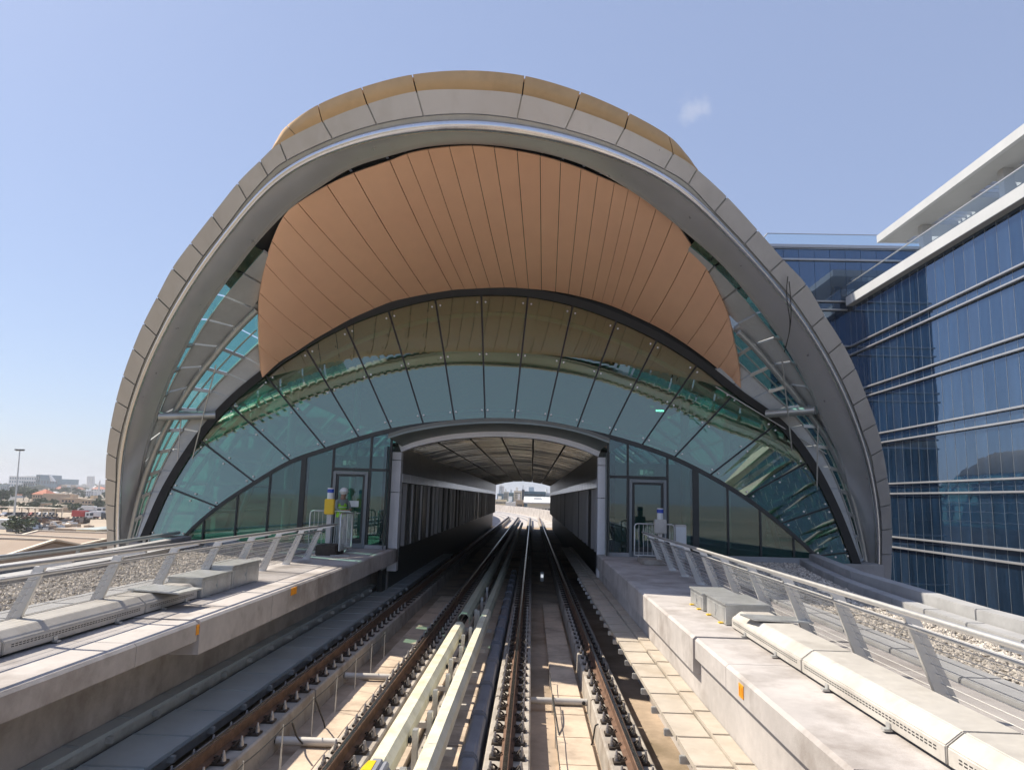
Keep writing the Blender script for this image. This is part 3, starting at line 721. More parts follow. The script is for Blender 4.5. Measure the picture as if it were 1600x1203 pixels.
# recess pocket look on the right wall: slab under fascia
# outer gravel decks
def gpoly(side):
    if side < 0: return [(-6.1, Yb), (-6.1, 22.3), (-9.7, 22.3), (-8.9, 17), (-8.5, 12), (-8.2, 6), (-8.1, 0), (-8.1, Yb)]
    return [(4.1, Yb), (5.5, Yb), (5.6, 2), (5.85, 10), (6.3, 15), (7.0, 19), (7.7, 22.3), (4.1, 22.3)]
for s in (-1, 1):
    struct(MB().prismz(gpoly(s), .5, GZ-.03).build('roof_slab', K['gravel']))
# pebbles: one loose layer of gravel on both decks
def inside(poly, x, y):
    c = False; j = len(poly)-1
    for i in range(len(poly)):
        xi, yi = poly[i]; xj, yj = poly[j]
        if (yi > y) != (yj > y) and x < (xj-xi)*(y-yi)/(yj-yi)+xi: c = not c
        j = i
    return c
def pebbles():
    rs = np.random.RandomState(3)
    base = np.array([(1,0,0),(-1,0,0),(0,1,0),(0,-1,0),(0,0,1),(0,0,-1)], float)
    tri = np.array([(0,2,4),(2,1,4),(1,3,4),(3,0,4),(2,0,5),(1,2,5),(3,1,5),(0,3,5)])
    P = []
    pr_, pl_ = gpoly(1), gpoly(-1)
    while len(P) < 30000:
        y = 3.5+rs.rand()**1.3*18.5
        if rs.rand() < .55: x = 4.15+rs.rand()*6; po = pr_
        else: x = -6.15-rs.rand()*6.4; po = pl_
        if inside(po, x, y): P.append((x, y, GZ-.02))
    P = np.array(P); n = len(P)
    sc = rs.uniform(.016, .042, (n, 1, 1))*rs.uniform(.6, 1.3, (n, 1, 3)); sc[:, :, 2] *= .7
    an = rs.uniform(0, 6.28, n); c, s_ = np.cos(an), np.sin(an)
    Q = base[None]*sc*rs.uniform(.8, 1.2, (n, 6, 1))
    X = Q[..., 0]*c[:, None]-Q[..., 1]*s_[:, None]; Y = Q[..., 0]*s_[:, None]+Q[..., 1]*c[:, None]
    V = np.stack([X+P[:, 0:1], Y+P[:, 1:2], Q[..., 2]+P[:, 2:3]+.01], -1).reshape(-1, 3)
    F = (tri[None]+np.arange(n)[:, None, None]*6).reshape(-1, 3)
    me = bpy.data.meshes.new('gravel'); me.from_pydata(V.tolist(), [], F.tolist()); me.materials.append(K['pebble'])
    o = bpy.data.objects.new('gravel', me); COL.objects.link(o)
    tag(o, 'loose beige gravel covering the flat decks beyond both railings', 'gravel', kind='stuff')
pebbles()
# edging slabs beside the walkway and along the parapets
def coping(name, pts, w, z0, z1, lab, cat, seglen, side):
    root = thing(name, (pts[0][0], pts[0][1], z0), lab, cat)
    C = resample([Vector((x, y, 0)) for x, y in pts], 200)
    L = sum((b-a).length for a, b in zip(C, C[1:])); k = max(int(L/seglen), 1)
    for i in range(k):
        a = C[int(199*i/k)]; b = C[int(199*(i+1)/k)]; t = (b-a).normalized(); nn = Vector((t.y, -t.x, 0))*side
        a2 = a+t*.012; b2 = b-t*.012
        pr2 = [(a2.x, a2.y), (b2.x, b2.y), (b2.x+nn.x*w, b2.y+nn.y*w), (a2.x+nn.x*w, a2.y+nn.y*w)]
        MB().prismz(pr2, z0, z1).build('coping_slab', K['concpav'], root, bevel=.012)
    return root
coping('edging_kerb', [(4.12, -3), (4.12, 8), (4.12, 22.2)], .42, GZ-.1, GZ+.05, 'pale flat edging slabs between the right railing and the gravel', 'edging', 1.3, 1)
coping('edging_kerb', [(-6.1, -3), (-6.1, 8), (-6.1, 22.2)], .5, GZ-.1, GZ+.05, 'pale flat edging slabs between the left railing and the gravel', 'edging', 1.3, -1)
# parapets: low inner coping step plus raised outer upstand
RP = [(5.6, -6), (5.7, 2), (5.95, 10), (6.4, 15), (7.1, 19), (7.8, 22.2)]
LP = [(-8.1, -6), (-8.1, 0), (-8.2, 6), (-8.5, 12), (-8.9, 17), (-9.7, 22.2)]
coping('roof_coping', RP, .26, GZ-.1, GZ+.11, 'stepped pale coping slabs edging the gravel on the right', 'coping', 1.25, 1)
coping('parapet_upstand', [(x+.28, y) for x, y in RP], .28, GZ-.6, GZ+.26, 'raised pale parapet beyond the right gravel deck', 'parapet', 5, 1)
coping('roof_coping', LP, .38, GZ-.1, GZ+.12, 'grey metal coping slabs edging the gravel on the left', 'coping', 1.6, -1)
coping('parapet_upstand', [(x-.40, y) for x, y in LP], .26, GZ-.6, GZ+.24, 'raised metal parapet beyond the left gravel deck', 'parapet', 5, -1)
LP2 = resample([Vector((x-.80, y, GZ+.33)) for x, y in LP], 40)
r_ = thing('parapet_rail', (-10.2, 0, GZ), 'dark slim rail running outside the left parapet', 'rail')
MB().tube(LP2, .05, 8).build('rail_tube', K['rib'], r_)
m = MB(); [m.box(p.x-.03, p.y-.03, GZ-.2, p.x+.03, p.y+.03, GZ+.33) for p in LP2[::5]]; m.build('rail_brackets', K['rib'], r_)

# ---------------- rails on concrete plinths
RP_prof = [(-.075,-.17),(.075,-.17),(.075,-.155),(.02,-.135),(.012,-.05),(.036,-.035),(.036,-.006),(.028,0),(-.028,0),(-.036,-.006),(-.036,-.035),(-.012,-.05),(-.02,-.135),(-.075,-.155)]
fa_me = None
def rail(x, p0, p1, lab):
    global fa_me
    r = thing('track_rail', (x, 0, -.55), lab, 'rail')
    m = MB(); m.mat(0).prism([(x+a, b) for a, b in RP_prof], Yb, 118)
    o = m.build('steel_rail', K['rust'], r)
    MB().prism([(x-.026, -.0), (x-.018, .0022), (x+.018, .0022), (x+.026, -.0), (x+.02, -.002), (x-.02, -.002)], Yb, 118).build('running_surface', K['bright'], r)
    y = -1.2
    L = 4.4
    while y < 40:
        MB().prism([(p0, -.56), (p0+.01, -.22), (p0+.03, -.2), (p1-.03, -.2), (p1-.01, -.22), (p1, -.56)], y+.03, y+L-.03).build('concrete_plinth', K['plinth'], r)
        y += L
    MB().prism([(p0, -.56), (p0+.01, -.22), (p0+.03, -.2), (p1-.03, -.2), (p1-.01, -.22), (p1, -.56)], y, 118).build('concrete_plinth', K['plinth'], r)
    y = 5.6; k = 0
    while y < 40:
        f = None
        if fa_me is None:
            mb = MB(); mb.box(-.21, -.085, -.199, .21, .085, -.172).box(-.13, -.09, -.172, -.078, .09, -.150).box(.078, -.09, -.172, .13, .09, -.150)
            fp = mb.build('x', K['clip'], None, origin=(0, 0, -.2), bevel=.004); me_p = fp.data
            mb = MB(); mb.tube([(0, 0, -.19), (0, 0, -.14)], .030, 6); mb.tube([(0, 0, -.14), (0, 0, -.115)], .022, 8); mb.tube([(0, 0, -.115), (0, 0, -.07)], [.019, .011], 8)
            fb = mb.build('x', K['bolt'], None, origin=(0, 0, -.2)); me_b = fb.data
            mb = MB(); pts = [(.0, -.06, -.150), (.035, -.055, -.118), (.055, -.01, -.100), (.05, .04, -.118), (.01, .06, -.150), (-.02, .03, -.128), (-.03, .0, -.138)]
            mb.tube(resample([Vector(p) for p in pts], 14), .011, 6); fc = mb.build('x', K['clip'], None, origin=(0, 0, -.2)); me_c = fc.data
            for q in (fp, fb, fc): bpy.data.objects.remove(q)
            fa_me = (me_p, me_b, me_c)
        f = bpy.data.objects.new('rail_fastener', fa_me[0]); COL.objects.link(f); f.parent = r
        f.location = Vector((x, y, -.2))-wloc(r)
        if y < 21:
            for s in (-1, 1):
                b = bpy.data.objects.new('anchor_bolt', fa_me[1]); COL.objects.link(b); b.parent = f; b.location = (s*.17, 0, .012)
                c = bpy.data.objects.new('spring_clip', fa_me[2]); COL.objects.link(c); c.parent = f; c.location = (s*.095, 0, .0)
                c.scale = (s, 1, 1) if False else (1, 1, 1); c.rotation_euler = (0, 0, 0 if s > 0 else math.pi)
        y += .52; k += 1
    return r
rail(-3.55, -3.88, -3.28, 'outermost rusty rail, in the shade beside the cable trays on the left')
rail(-2.08, -2.36, -1.82, 'rusty rail left of the cream conductor rail covers')
rail(-.22, -.50, .06, 'rusty rail just right of the grey conduit in the middle')
rail(1.23, .97, 1.52, 'rightmost rusty rail on the sunlit plinth')

# tan cover slabs between rails
def slabs(name, x0, x1, z0, z1, L, ya, yb, lab, mt='cover'):
    r = thing(name, ((x0+x1)/2, 0, -.55), lab, 'cover slabs'); y = ya
    while y < yb:
        MB().box(x0, y+.008, z0, x1, y+L-.008, z1+rnd.uniform(-.004, .004)).build('cover_slab', K[mt], r, bevel=.008); y += L
    return r
slabs('cable_trough', -1.80, -1.44, -.56, -.34, .8, 4.4, 30, 'tan concrete cover slabs left of the cream conductor covers')
slabs('cable_trough', -1.42, -1.08, -.56, -.42, .9, 4.4, 30, 'grey cover slabs below and between the two cream conductor covers', 'plinth')
slabs('cable_trough', -1.06, -.81, -.56, -.32, .8, 4.4, 30, 'tan concrete cover slabs between the right cream cover and the grey conduit')
slabs('cable_trough', -2.96, -2.44, -.56, -.47, 1.5, 4.4, 24, 'sunlit tan slabs on the floor between the two left rails')
slabs('floor_channel', .42, .90, -.56, -.46, 1.1, 4.4, 24, 'sunlit tan slabs on the floor between the two right rails')
# grey conduit of stepped collared boxes
r = thing('grey_conduit', (-.63, 0, -.55), 'stepped grey cable conduit with rounded collars between slabs and middle rail', 'conduit')
y = 4.5
while y < 30:
    z = -.17
    MB().prism([(-0.775, -.56), (-0.775, z-.06), (-0.750, z-.015), (-0.720, z), (-0.620, z), (-0.590, z-.015), (-0.565, z-.06), (-0.565, -.56)], y, y+1.25, False).build('conduit_section', K['grey'], r)
    z = -.11
    MB().prism([(-0.787, -.56), (-0.787, z-.07), (-0.750, z-.015), (-0.720, z), (-0.620, z), (-0.590, z-.015), (-0.553, z-.07), (-0.553, -.56)], y+1.24, y+1.6, False).build('conduit_collar', K['grey'], r, bevel=.02)
    y += 1.7

# ---------------- conductor rails with cream covers
def cover(x, z, w, h, ya, yb, mt, root, name='cover_section'):
    p = [(x-w/2, z-h), (x-w/2, z-.07), (x-w/4, z), (x+w/4, z), (x+w/2, z-.07), (x+w/2, z-h), (x+w/2-.012, z-h), (x+w/2-.012, z-.075), (x+w/4-.005, z-.012), (x-w/4+.005, z-.012), (x-w/2+.012, z-.075), (x-w/2+.012, z-h)]
    MB().prism(p, ya, yb).build(name, K[mt], root)
def bracket(root, x, y, s, ztop):
    m = MB(); m.box(x+s*.16, y-.05, -.5, x+s*.22, y+.05, ztop-.02).box(x+s*.13, y-.05, -.5, x+s*.21, y+.05, -.47)
    b = m.build('support_bracket', K['galv'], root, bevel=.004)
    m = MB(); m.tube([(x+s*.15, y, ztop-.14), (x+s*.07, y, ztop-.14)], .03, 10)
    for q in range(3): m.tube([(x+s*(.14-q*.025), y, ztop-.14), (x+s*(.132-q*.025), y, ztop-.14)], .05, 10)
    m.build('insulator', K['dark'], root)
    MB().box(x-s*.12, y-.035, -.2, x+s*.16, y+.035, -.13).build('cross_arm', K['ducts'], root)
CL = thing('conductor_rail', (-1.410, 6.9, -.5), 'left cream covered conductor rail, starting with a grey end cap near the bottom', 'power rail')
MB().prism([(-1.450, .12), (-1.380, .12), (-1.380, .16), (-1.400, .18), (-1.400, .22), (-1.430, .22), (-1.430, .18), (-1.450, .16)], 7.4, 15.9).build('contact_rail', K['clip'], CL)
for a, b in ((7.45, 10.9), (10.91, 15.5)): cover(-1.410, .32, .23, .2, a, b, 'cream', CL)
m = MB(); m.prism([(-1.540, .10), (-1.540, .27), (-1.480, .335), (-1.340, .335), (-1.280, .27), (-1.280, .10)], 6.95, 7.5); o = m.build('end_cap', K['grey'], CL, bevel=.03)
MB().prism([(-1.544, .2), (-1.544, .275), (-1.482, .34), (-1.410, .34), (-1.410, .337), (-1.480, .337), (-1.541, .27)], 7.15, 7.4).build('warning_label', K['yellow'], CL)
for y in (8.6, 10.3, 12.2, 14.3): bracket(CL, -1.410, y, 1, .3)
CF = thing('conductor_rail', (-1.410, 16.6, -.5), 'far left conductor rail section with grey-green cover in the shade', 'power rail')
MB().prism([(-1.450, .12), (-1.380, .12), (-1.380, .2), (-1.450, .2)], 16.3, 80).build('contact_rail', K['clip'], CF)
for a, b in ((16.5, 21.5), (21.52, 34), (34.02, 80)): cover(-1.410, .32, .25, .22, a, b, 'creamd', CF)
for y in (17.5, 19.6, 21.8): bracket(CF, -1.410, y, 1, .3)
CR_ = thing('conductor_rail', (-.965, 5, -.5), 'long cream covered conductor rail on the right, nearest the grey conduit', 'power rail')
MB().prism([(-.995, .12), (-.935, .12), (-.935, .2), (-.995, .2)], 4.2, 80).build('contact_rail', K['clip'], CR_)
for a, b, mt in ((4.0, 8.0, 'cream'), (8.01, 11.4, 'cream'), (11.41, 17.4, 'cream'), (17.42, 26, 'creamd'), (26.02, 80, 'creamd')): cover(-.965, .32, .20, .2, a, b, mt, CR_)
for y in (7.4, 9.3, 11.2, 13.2, 15.2, 17.4): bracket(CR_, -.965, y, -1, .3)

# ---------------- cable trays
def tray(x0, x1, zt, h, L, ya, yb, lab, s):
    r = thing('cable_tray', ((x0+x1)/2, 0, zt-h-.2), lab, 'cable tray')
    MB().box(x0+.03, ya, zt-h, x1-.03, yb, zt-.03).build('tray_body', K['galv'], r)
    y = ya
    while y < yb:
        m = MB(); d = rnd.uniform(-.006, .006)
        m.prism([(x0+d, zt-.05), (x0+d, zt), (x1+d, zt), (x1+d, zt-.05), (x1+d-.006, zt-.05), (x1+d-.006, zt-.008), (x0+d+.006, zt-.008), (x0+d+.006, zt-.05)], y+.006, y+L-.006)
        m.box(x0+d, y+L-.05, zt, x1+d, y+L-.04, zt+.012)
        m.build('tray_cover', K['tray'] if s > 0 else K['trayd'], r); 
        if y < 24:
            ex = x0 if s > 0 else x1
            MB().box(ex-.05, y+L*.5-.03, zt-.13, ex+.05, y+L*.5+.03, zt-.055).build('tray_clamp', K['galv'], r, bevel=.006)
        y += L
tray(1.55, 1.90, .44, .09, .86, 3, 38, 'sunlit tan cable tray nearest the right rail', 1)
tray(1.915, 2.09, .475, .09, .86, 3, 38, 'narrow sunlit cable tray tight against the right wall', 1)
tray(-4.68, -3.98, -.08, .18, 1.05, 4, 38, 'wide shaded cable tray beside the leftmost rail', -1)
tray(-4.90, -4.70, .10, .2, 1.05, 4, 38, 'narrow raised cable tray along the foot of the left wall', -1)

# ---------------- cable ducts with perforated covers on the walkways
def duct(s, xi, xo, lab, ya, yend, L):
    r = thing('cable_duct', ((xi+xo)/2, ya, GZ), lab, 'cable duct'); y = ya; ch = .09; h = .235
    while y < yend-.1:
        y2 = min(y+L, yend); g = .012
        prof = [(xi, GZ+.03), (xi, GZ+h-ch), (xi+s*ch*1.3, GZ+h), (xo-s*.05, GZ+h), (xo, GZ+h-.05), (xo, GZ+.03)]
        c = MB().prism(prof, y+g, y2-g).build('duct_cover', K['ducts'], r, bevel=.008)
        m = MB(); yy = y+.12
        while yy < y2-.12:
            for zz in (.085, .105): m.box(xi-s*.002, yy, GZ+zz, xi+s*.004, yy+.035, GZ+zz+.008)
            yy += .055
        if y2 > 3: m.build('vent_slots', K['slot'], c)
        for q in (.3, .75):
            m = MB(); ym = y+(y2-y)*q; m.box(xi-s*.05, ym-.03, GZ+.013, xi+s*.01, ym+.03, GZ+.03).box(xi-s*.012, ym-.03, GZ+.03, xi-s*.002, ym+.03, GZ+.07)
            m.build('fixing_clip', K['galv'], c)
        y = y2
    m = MB().box(xi+s*.03, ya, GZ+.013, xo-s*.02, yend, GZ+.03); m.build('duct_base', K['dark'], r)
    return r
duct(1, 2.66, 3.2, 'long cream perforated cable duct cover on the right walkway', -2.6, 10.2, 2.55)
duct(-1, -4.93, -5.42, 'long grey perforated cable duct cover on the left walkway', -3.3, 11.2, 2.6)
def jbox(x0, x1, y0, y1, h, lab):
    r = thing('junction_box', ((x0+x1)/2, (y0+y1)/2, GZ+.012), lab, 'junction box')
    MB().box(x0, y0, GZ+.02, x1, y1, GZ+h).build('box_body', K['galv'], r, bevel=.006)
    xf = x0-.006 if x0 > 0 else x1
    MB().box(xf, y0+.08, GZ+.06, xf+.006, (y0+y1)/2-.02, GZ+h-.04).box(xf, (y0+y1)/2+.02, GZ+.06, xf+.006, y1-.08, GZ+h-.04).box(xf-.012, (y0+y1)/2-.05, GZ+h*.45, xf+.018, (y0+y1)/2-.03, GZ+h*.6).build('box_door', K['galv'], r)
    MB().box(x0-.02, y0-.02, GZ+h+.001, x1+.02, y1+.02, GZ+h+.028).build('box_lid', K['galv'], r, bevel=.006)
    for yy in (y0+.2, y1-.2): MB().box(x0-.05 if x1 > 0 else x1-.01, yy-.04, GZ+.013, x0+.01 if x1 > 0 else x1+.05, yy+.04, GZ+.03).build('foot_bracket', K['yellow'] if x1 > 0 else K['galv'], r)
jbox(2.64, 3.22, 10.35, 11.45, .27, 'tall galvanised box at the far end of the cream duct')
jbox(2.62, 3.14, 11.6, 12.5, .25, 'galvanised box behind the tall one on the right walkway')
jbox(-5.42, -4.90, 11.25, 12.35, .29, 'long galvanised box at the end of the grey duct on the left')
jbox(-5.44, -4.92, 12.42, 13.65, .36, 'taller galvanised box furthest along the left walkway')
def plate(x, y, w, l, rz, lab, z=GZ+.245):
    o = MB().box(-w/2, -l/2, 0, w/2, l/2, .02).build('loose_plate', K['galv'], None, bevel=.004)
    o.location = (x, y, z); o.rotation_euler = (0, R(2), rz); tag(o, lab, 'metal plate')
plate(3.02, 9.45, .75, .42, .12, 'loose grey metal plate lying across the cream duct')
plate(-5.0, 10.35, .75, .6, -.1, 'loose grey metal plate lying across the left duct')

# ---------------- railings
def railing(s, xb, xt, zt, xr, zr, xh, zh, ya, n, lab):
    r = thing('safety_railing', (xb, ya, GZ), lab, 'railing')
    ye = ya+(n-1)*1.5
    for i in range(n):
        y = ya+i*1.5; m = MB()
        m.prismx([(y-.012, 0), (y+.012, 0)], 0, 0) if False else None
        d = Vector((xt-xb, 0, zt-GZ)); 
        w0, w1 = .085, .06
        m.add([(xb-w0, y-.022, GZ), (xb+w0, y-.022, GZ), (xb+w0, y+.022, GZ), (xb-w0, y+.022, GZ), (xt-w1, y-.022, zt), (xt+w1, y-.022, zt), (xt+w1, y+.022, zt), (xt-w1, y+.022, zt)],
              [(0,3,2,1),(4,5,6,7),(0,1,5,4),(1,2,6,5),(2,3,7,6),(3,0,4,7)])
        p = m.build('post', K['stain'], r, bevel=.004)
        MB().box(xb-.14, y-.07, GZ+.0, xb+.14, y+.07, GZ+.014).build('post_foot', K['stain'], p)
        m = MB(); m.bar((xt, y, zt-.01), (xh, y, zh-.03), .045, .03); m.tube([(xh, y, zh-.03), (xh, y, zh)], .014, 6); m.tube([(xt, y, zt-.06), (xr, y, zr)], .016, 6)
        m.build('top_arm', K['stain'], p)
    MB().tube([(xh, ya-.4, zh), (xh, ye+.2, zh)], .026, 10).build('handrail', K['stain'], r)
    MB().tube([(xr, ya-.4, zr), (xr, ye+.2, zr)], .017, 8).build('middle_rail', K['stain'], r)
    for i in range(n-1):
        y = ya+i*1.5
        a = Vector((xb, 0, GZ+.08)); b = Vector((xt, 0, zt-.06))
        m = MB(); m.strip([Vector((a.x, y+.03, a.z)), Vector((a.x, y+1.47, a.z))], [Vector((b.x, y+.03, b.z)), Vector((b.x, y+1.47, b.z))], 2, (.004, 0, 0), smooth=False)
        q = m.build('mesh_infill', K['mesh'], r)
        m = MB()
        for k in range(9): c = a.lerp(b, k/8); m.tube([(c.x-.01*s, y+.02, c.z), (c.x-.01*s, y+1.48, c.z)], .004, 4)
        m.build('wire', K['stain'], q)
    return r
railing(1, 3.44, 3.14, 1.95, 3.10, 1.88, 2.96, 2.02, 1.9, 13, 'stainless post and mesh railing along the right walkway')
railing(-1, -5.50, -5.18, 1.97, -5.12, 1.90, -4.84, 2.06, 3.4, 11, 'stainless post and mesh railing along the left walkway')

# ---------------- crowd barriers, emergency posts by the doors
def barrier(x0, x1, y, h, lab, side=None):
    r = thing('crowd_barrier', ((x0+x1)/2, y, GZ), lab, 'barrier'); z0 = GZ+.16; z1 = GZ+h
    c = .08
    MB().tube([(x0, y, z0), (x0, y, z1-c), (x0+c*.3, y, z1-c*.3), (x0+c, y, z1), (x1-c, y, z1), (x1-c*.3, y, z1-c*.3), (x1, y, z1-c), (x1, y, z0), (x0, y, z0)], .02, 8).build('frame', K['galv'], r)
    n = int((x1-x0)/.115)
    for i in range(1, n): MB().tube([(x0+(x1-x0)*i/n, y, z0), (x0+(x1-x0)*i/n, y, z1)], .009, 6).build('upright_bar', K['galv'], r)
    for x in (x0+.1, x1-.1): MB().tube([(x, y-.25, GZ+.015), (x, y-.02, GZ+.13), (x, y, z0), (x, y+.02, GZ+.13), (x, y+.25, GZ+.015)], .014, 6).build('foot', K['galv'], r)
barrier(-6.2, -5.02, 20.9, 1.12, 'steel crowd barrier in front of the left glass door')
barrier(2.86, 3.95, 20.9, 1.02, 'steel crowd barrier in front of the right glass door')
def barrier_y(x, y0, y1, h, lab):
    r = thing('crowd_barrier', (x, (y0+y1)/2, GZ), lab, 'barrier'); z0 = GZ+.16; z1 = GZ+h
    MB().tube([(x, y0, z0), (x, y0, z1-.05), (x, y0+.05, z1), (x, y1-.05, z1), (x, y1, z1-.05), (x, y1, z0), (x, y0, z0)], .02, 8).build('frame', K['galv'], r)
    n = int((y1-y0)/.12)
    for i in range(1, n): MB().tube([(x, y0+(y1-y0)*i/n, z0), (x, y0+(y1-y0)*i/n, z1)], .009, 6).build('upright_bar', K['galv'], r)
    for yy in (y0+.1, y1-.15): MB().box(x-.25, yy, GZ+.012, x+.25, yy+.05, GZ+.04).build('foot', K['galv'], r)
barrier_y(-4.95, 19.4, 20.7, 1.1, 'steel crowd barrier turned side-on at the left door')
def estation(px, lab, boxmat, zb0, zb1, w, Y):
    x = at_y(px, 800, Y).x; r = thing('emergency_post', (x, Y, GZ), lab, 'call post')
    MB().box(x-.06, Y-.04, GZ+.01, x+.06, Y+.04, zb0+.05).build('post', K['fin'], r, bevel=.006)
    MB().box(x-w/2, Y-.14, zb0, x+w/2, Y+.02, zb1).build('call_box', boxmat, r, bevel=.02)
    MB().tube([(x, Y-.05, zb1+.001), (x, Y-.05, zb1+.17)], .085, 16).build('beacon_base', K['offw'], r)
    MB().tube([(x, Y-.05, zb1+.171), (x, Y-.05, zb1+.27)], .09, 16).build('beacon_lens', K['blue'], r)
    MB().tube([(x, Y-.05, zb1+.271), (x, Y-.05, zb1+.30)], .085, 16).build('beacon_cap', K['offw'], r)
estation(515.5, 'yellow call box with blue beacon on a post by the left door', K['yellow'], 2.24, 2.66, .26, 20.6)
estation(1031, 'grey call box with blue-banded beacon on a post by the right door', K['ducts'], 1.98, 2.36, .33, 20.6)
o = MB().box(3.98, 20.95, GZ+.012, 4.3, 21.2, GZ+1.02).build('control_cabinet', K['ducts'], None, origin=(4.14, 21.1, GZ), bevel=.015)
tag(o, 'pale narrow cabinet right of the barrier at the right door', 'cabinet')
MB().box(4.0, 20.94, GZ+.1, 4.28, 20.949, GZ+.96).build('cabinet_door', K['offw'], o)
# kerb blocks by barriers
o = MB().box(2.9, 19.6, GZ+.012, 3.9, 20.6, GZ+.14).build('concrete_block', K['plinth'], None, origin=(3.4, 20, GZ), bevel=.02); tag(o, 'low concrete block at the foot of the right barrier', 'block')
o = MB().box(-5.6, 19.5, GZ+.012, -5.05, 20.3, GZ+.28).build('equipment_case', K['clip'], None, origin=(-5.3, 20, GZ), bevel=.02); tag(o, 'small dark equipment case at the end of the left railing', 'case')
# paving tiles at the left door, flared towards the track
r = thing('tile_paving', (-4.6, 21.3, GZ), 'grey square paving tiles in front of the left door', 'paving')
for i in range(3):
    for j in range(2): MB().box(-5.9+j*.82, 19.9+i*.8, GZ+.013, -5.9+j*.82+.79, 19.9+i*.8+.77, GZ+.028).build('tile', K['tile'], r)
# notices on the glass
for x0, y0, x1, y1, lab in ((419, 764, 460, 779, 'wide white notice taped inside the left glass wall'), (546, 782, 560, 792, 'small white notice on the left glass door')):
    a = at_y(x0, y0, YW-.03 if x0 > 500 else YW+.06); b = at_y(x1, y1, YW-.03 if x0 > 500 else YW+.06)
    o = MB().box(a.x, a.y, b.z, b.x, a.y+.004, a.z).build('notice', K['paper'], None, origin=((a.x+b.x)/2, a.y, b.z)); tag(o, lab, 'notice')
# orange plates on the walkway fascias
def oplate(px, py, s, lab, X):
    d = ray(px, py); t = X/d.x; c = EYE+d*t
    m = MB().box(c.x-.004, c.y-.075 if s > 0 else c.y-.15, c.z-.06, c.x+.006, c.y+.075 if s > 0 else c.y+.15, c.z+.06)
    o = m.build('marker_plate', K['orange'], None, origin=c); tag(o, lab, 'marker plate')
    MB().box(c.x-s*.010, c.y-.05, c.z-.04, c.x-s*.004, c.y-.035, c.z+.04).box(c.x-s*.010, c.y+.02, c.z-.04, c.x-s*.004, c.y+.035, c.z+.04).build('plate_rivet', K['orange'], o)
oplate(1158, 1079, 1, 'bright orange marker plate on the right walkway edge', WR-.004)
oplate(315, 981, -1, 'orange marker plate nearest on the left walkway edge', WL+.004)
oplate(459, 923, -1, 'faded orange marker plate further along the left walkway edge', WL+.024)
# wire fences on stakes
def wirefence(x, z, ya, yb, lab, st=1.25, tall=.0):
    r = thing('stake_wire', (x, ya, -.55), lab, 'wire'); n = int((yb-ya)/st)
    for i in range(n+1):
        y = ya+i*st; MB().tube([(x, y, -.55), (x, y, z+.03)], .008, 6).build('stake', K['galv'], r)
        if i % 2: MB().tube([(x+.02, y-.12, -.55), (x, y, z-.02)], .005, 4).build('stay', K['galv'], r)
    P = []
    for i in range(n*6+1):
        u = (i % 6)/6; P.append((x, ya+i*st/6, z-.02*4*u*(1-u)))
    MB().tube(P, .007, 5).build('wire', K['rope'], r)
wirefence(-2.93, .02, 5.6, 15.6, 'thin wire strung on short stakes between the two left rails')
wirefence(.40, -.28, 6.0, 15, 'thin cable strung on low stakes between the two right rails', 1.6)
# cross pipes between the plinths
def pipe(x0, x1, y, lab):
    r = thing('cross_pipe', ((x0+x1)/2, y, -.5), lab, 'pipe')
    MB().tube([(x0, y, -.40), (x1, y, -.40)], .055, 14).build('pipe_barrel', K['ducts'], r)
    xe = x1-.01 if x0 > 0 else x0+.02
    MB().tube([(xe-.05, y-.056, -.40), (xe-.05, y-.04, -.40)], .03, 10).build('pipe_hole', K['slot'], r)
for x0, x1, y, lab in ((.06, .97, 9.1, 'pale pipe nearest the camera between the two right rails'), (.06, .97, 12.6, 'second pale pipe between the two right rails, half in shade'),
                       (-3.27, -2.36, 10.2, 'pale pipe with end hole between the two left rails'), (-3.27, -2.36, 13.8, 'pale pipe further off between the two left rails')): pipe(x0, x1, y, lab)
o = MB().tube(resample([Vector(p) for p in [(.97, 10.6, -.16), (.93, 10.6, -.18), (.88, 10.7, -.48), (.7, 10.6, -.53), (.5, 10.9, -.52), (.42, 11.6, -.3), (.41, 12.4, -.26)]], 40), .012, 6).build('loose_cable', K['rope'], None, origin=(.7, 10.6, -.55))
tag(o, 'loose black cable looping over the floor between the two right rails', 'cable')
o = MB().tube(resample([Vector(p) for p in [(-2.93, 10.7, .0), (-2.92, 10.9, -.2), (-2.85, 11.0, -.5), (-2.88, 10.4, -.52), (-2.93, 10.0, -.3), (-2.93, 9.7, -.02)]], 30), .012, 6).build('loose_cable', K['rope'], None, origin=(-2.9, 10.5, -.55))
tag(o, 'black cable loop hanging from the wire between the left rails', 'cable')
o = MB().tube([(1.62-.06, 8.6, -.5), (1.40+.18, 10.5, -.5)], .02, 8).build('loose_rod', K['galv'], None, origin=(1.6, 9.5, -.5)); tag(o, 'loose grey rod lying beside the rightmost rail', 'rod')
m = MB().box(.42, 31.0, -.5, .56, 31.2, -.12); o = m.build('track_beacon', K['offw'], None, origin=(.5, 31, -.5), bevel=.02); tag(o, 'small white beacon block standing between the rails inside the tunnel', 'beacon')
MB().box(.44, 30.985, -.34, .54, 30.999, -.22).build('marker_lamp', emit('beacon_glow', (.7, .75, .8), .6), o)  # lit face of the marker lamp, glow set in its material
# stray cable hanging over the right side of the ring
P = [at_pl(x, y, RA, RK, -.16) for x, y in [(1231,432),(1229,455),(1231,478),(1234,500),(1233,520),(1228,540),(1225,552),(1229,538),(1234,515),(1236,490),(1235,462),(1233,440)]]
o = MB().tube(resample(P, 50), .012, 6).build('hanging_cable', K['rope'], None, origin=P[0]); tag(o, 'thin black cable dangling over the right side of the grey ring', 'cable')

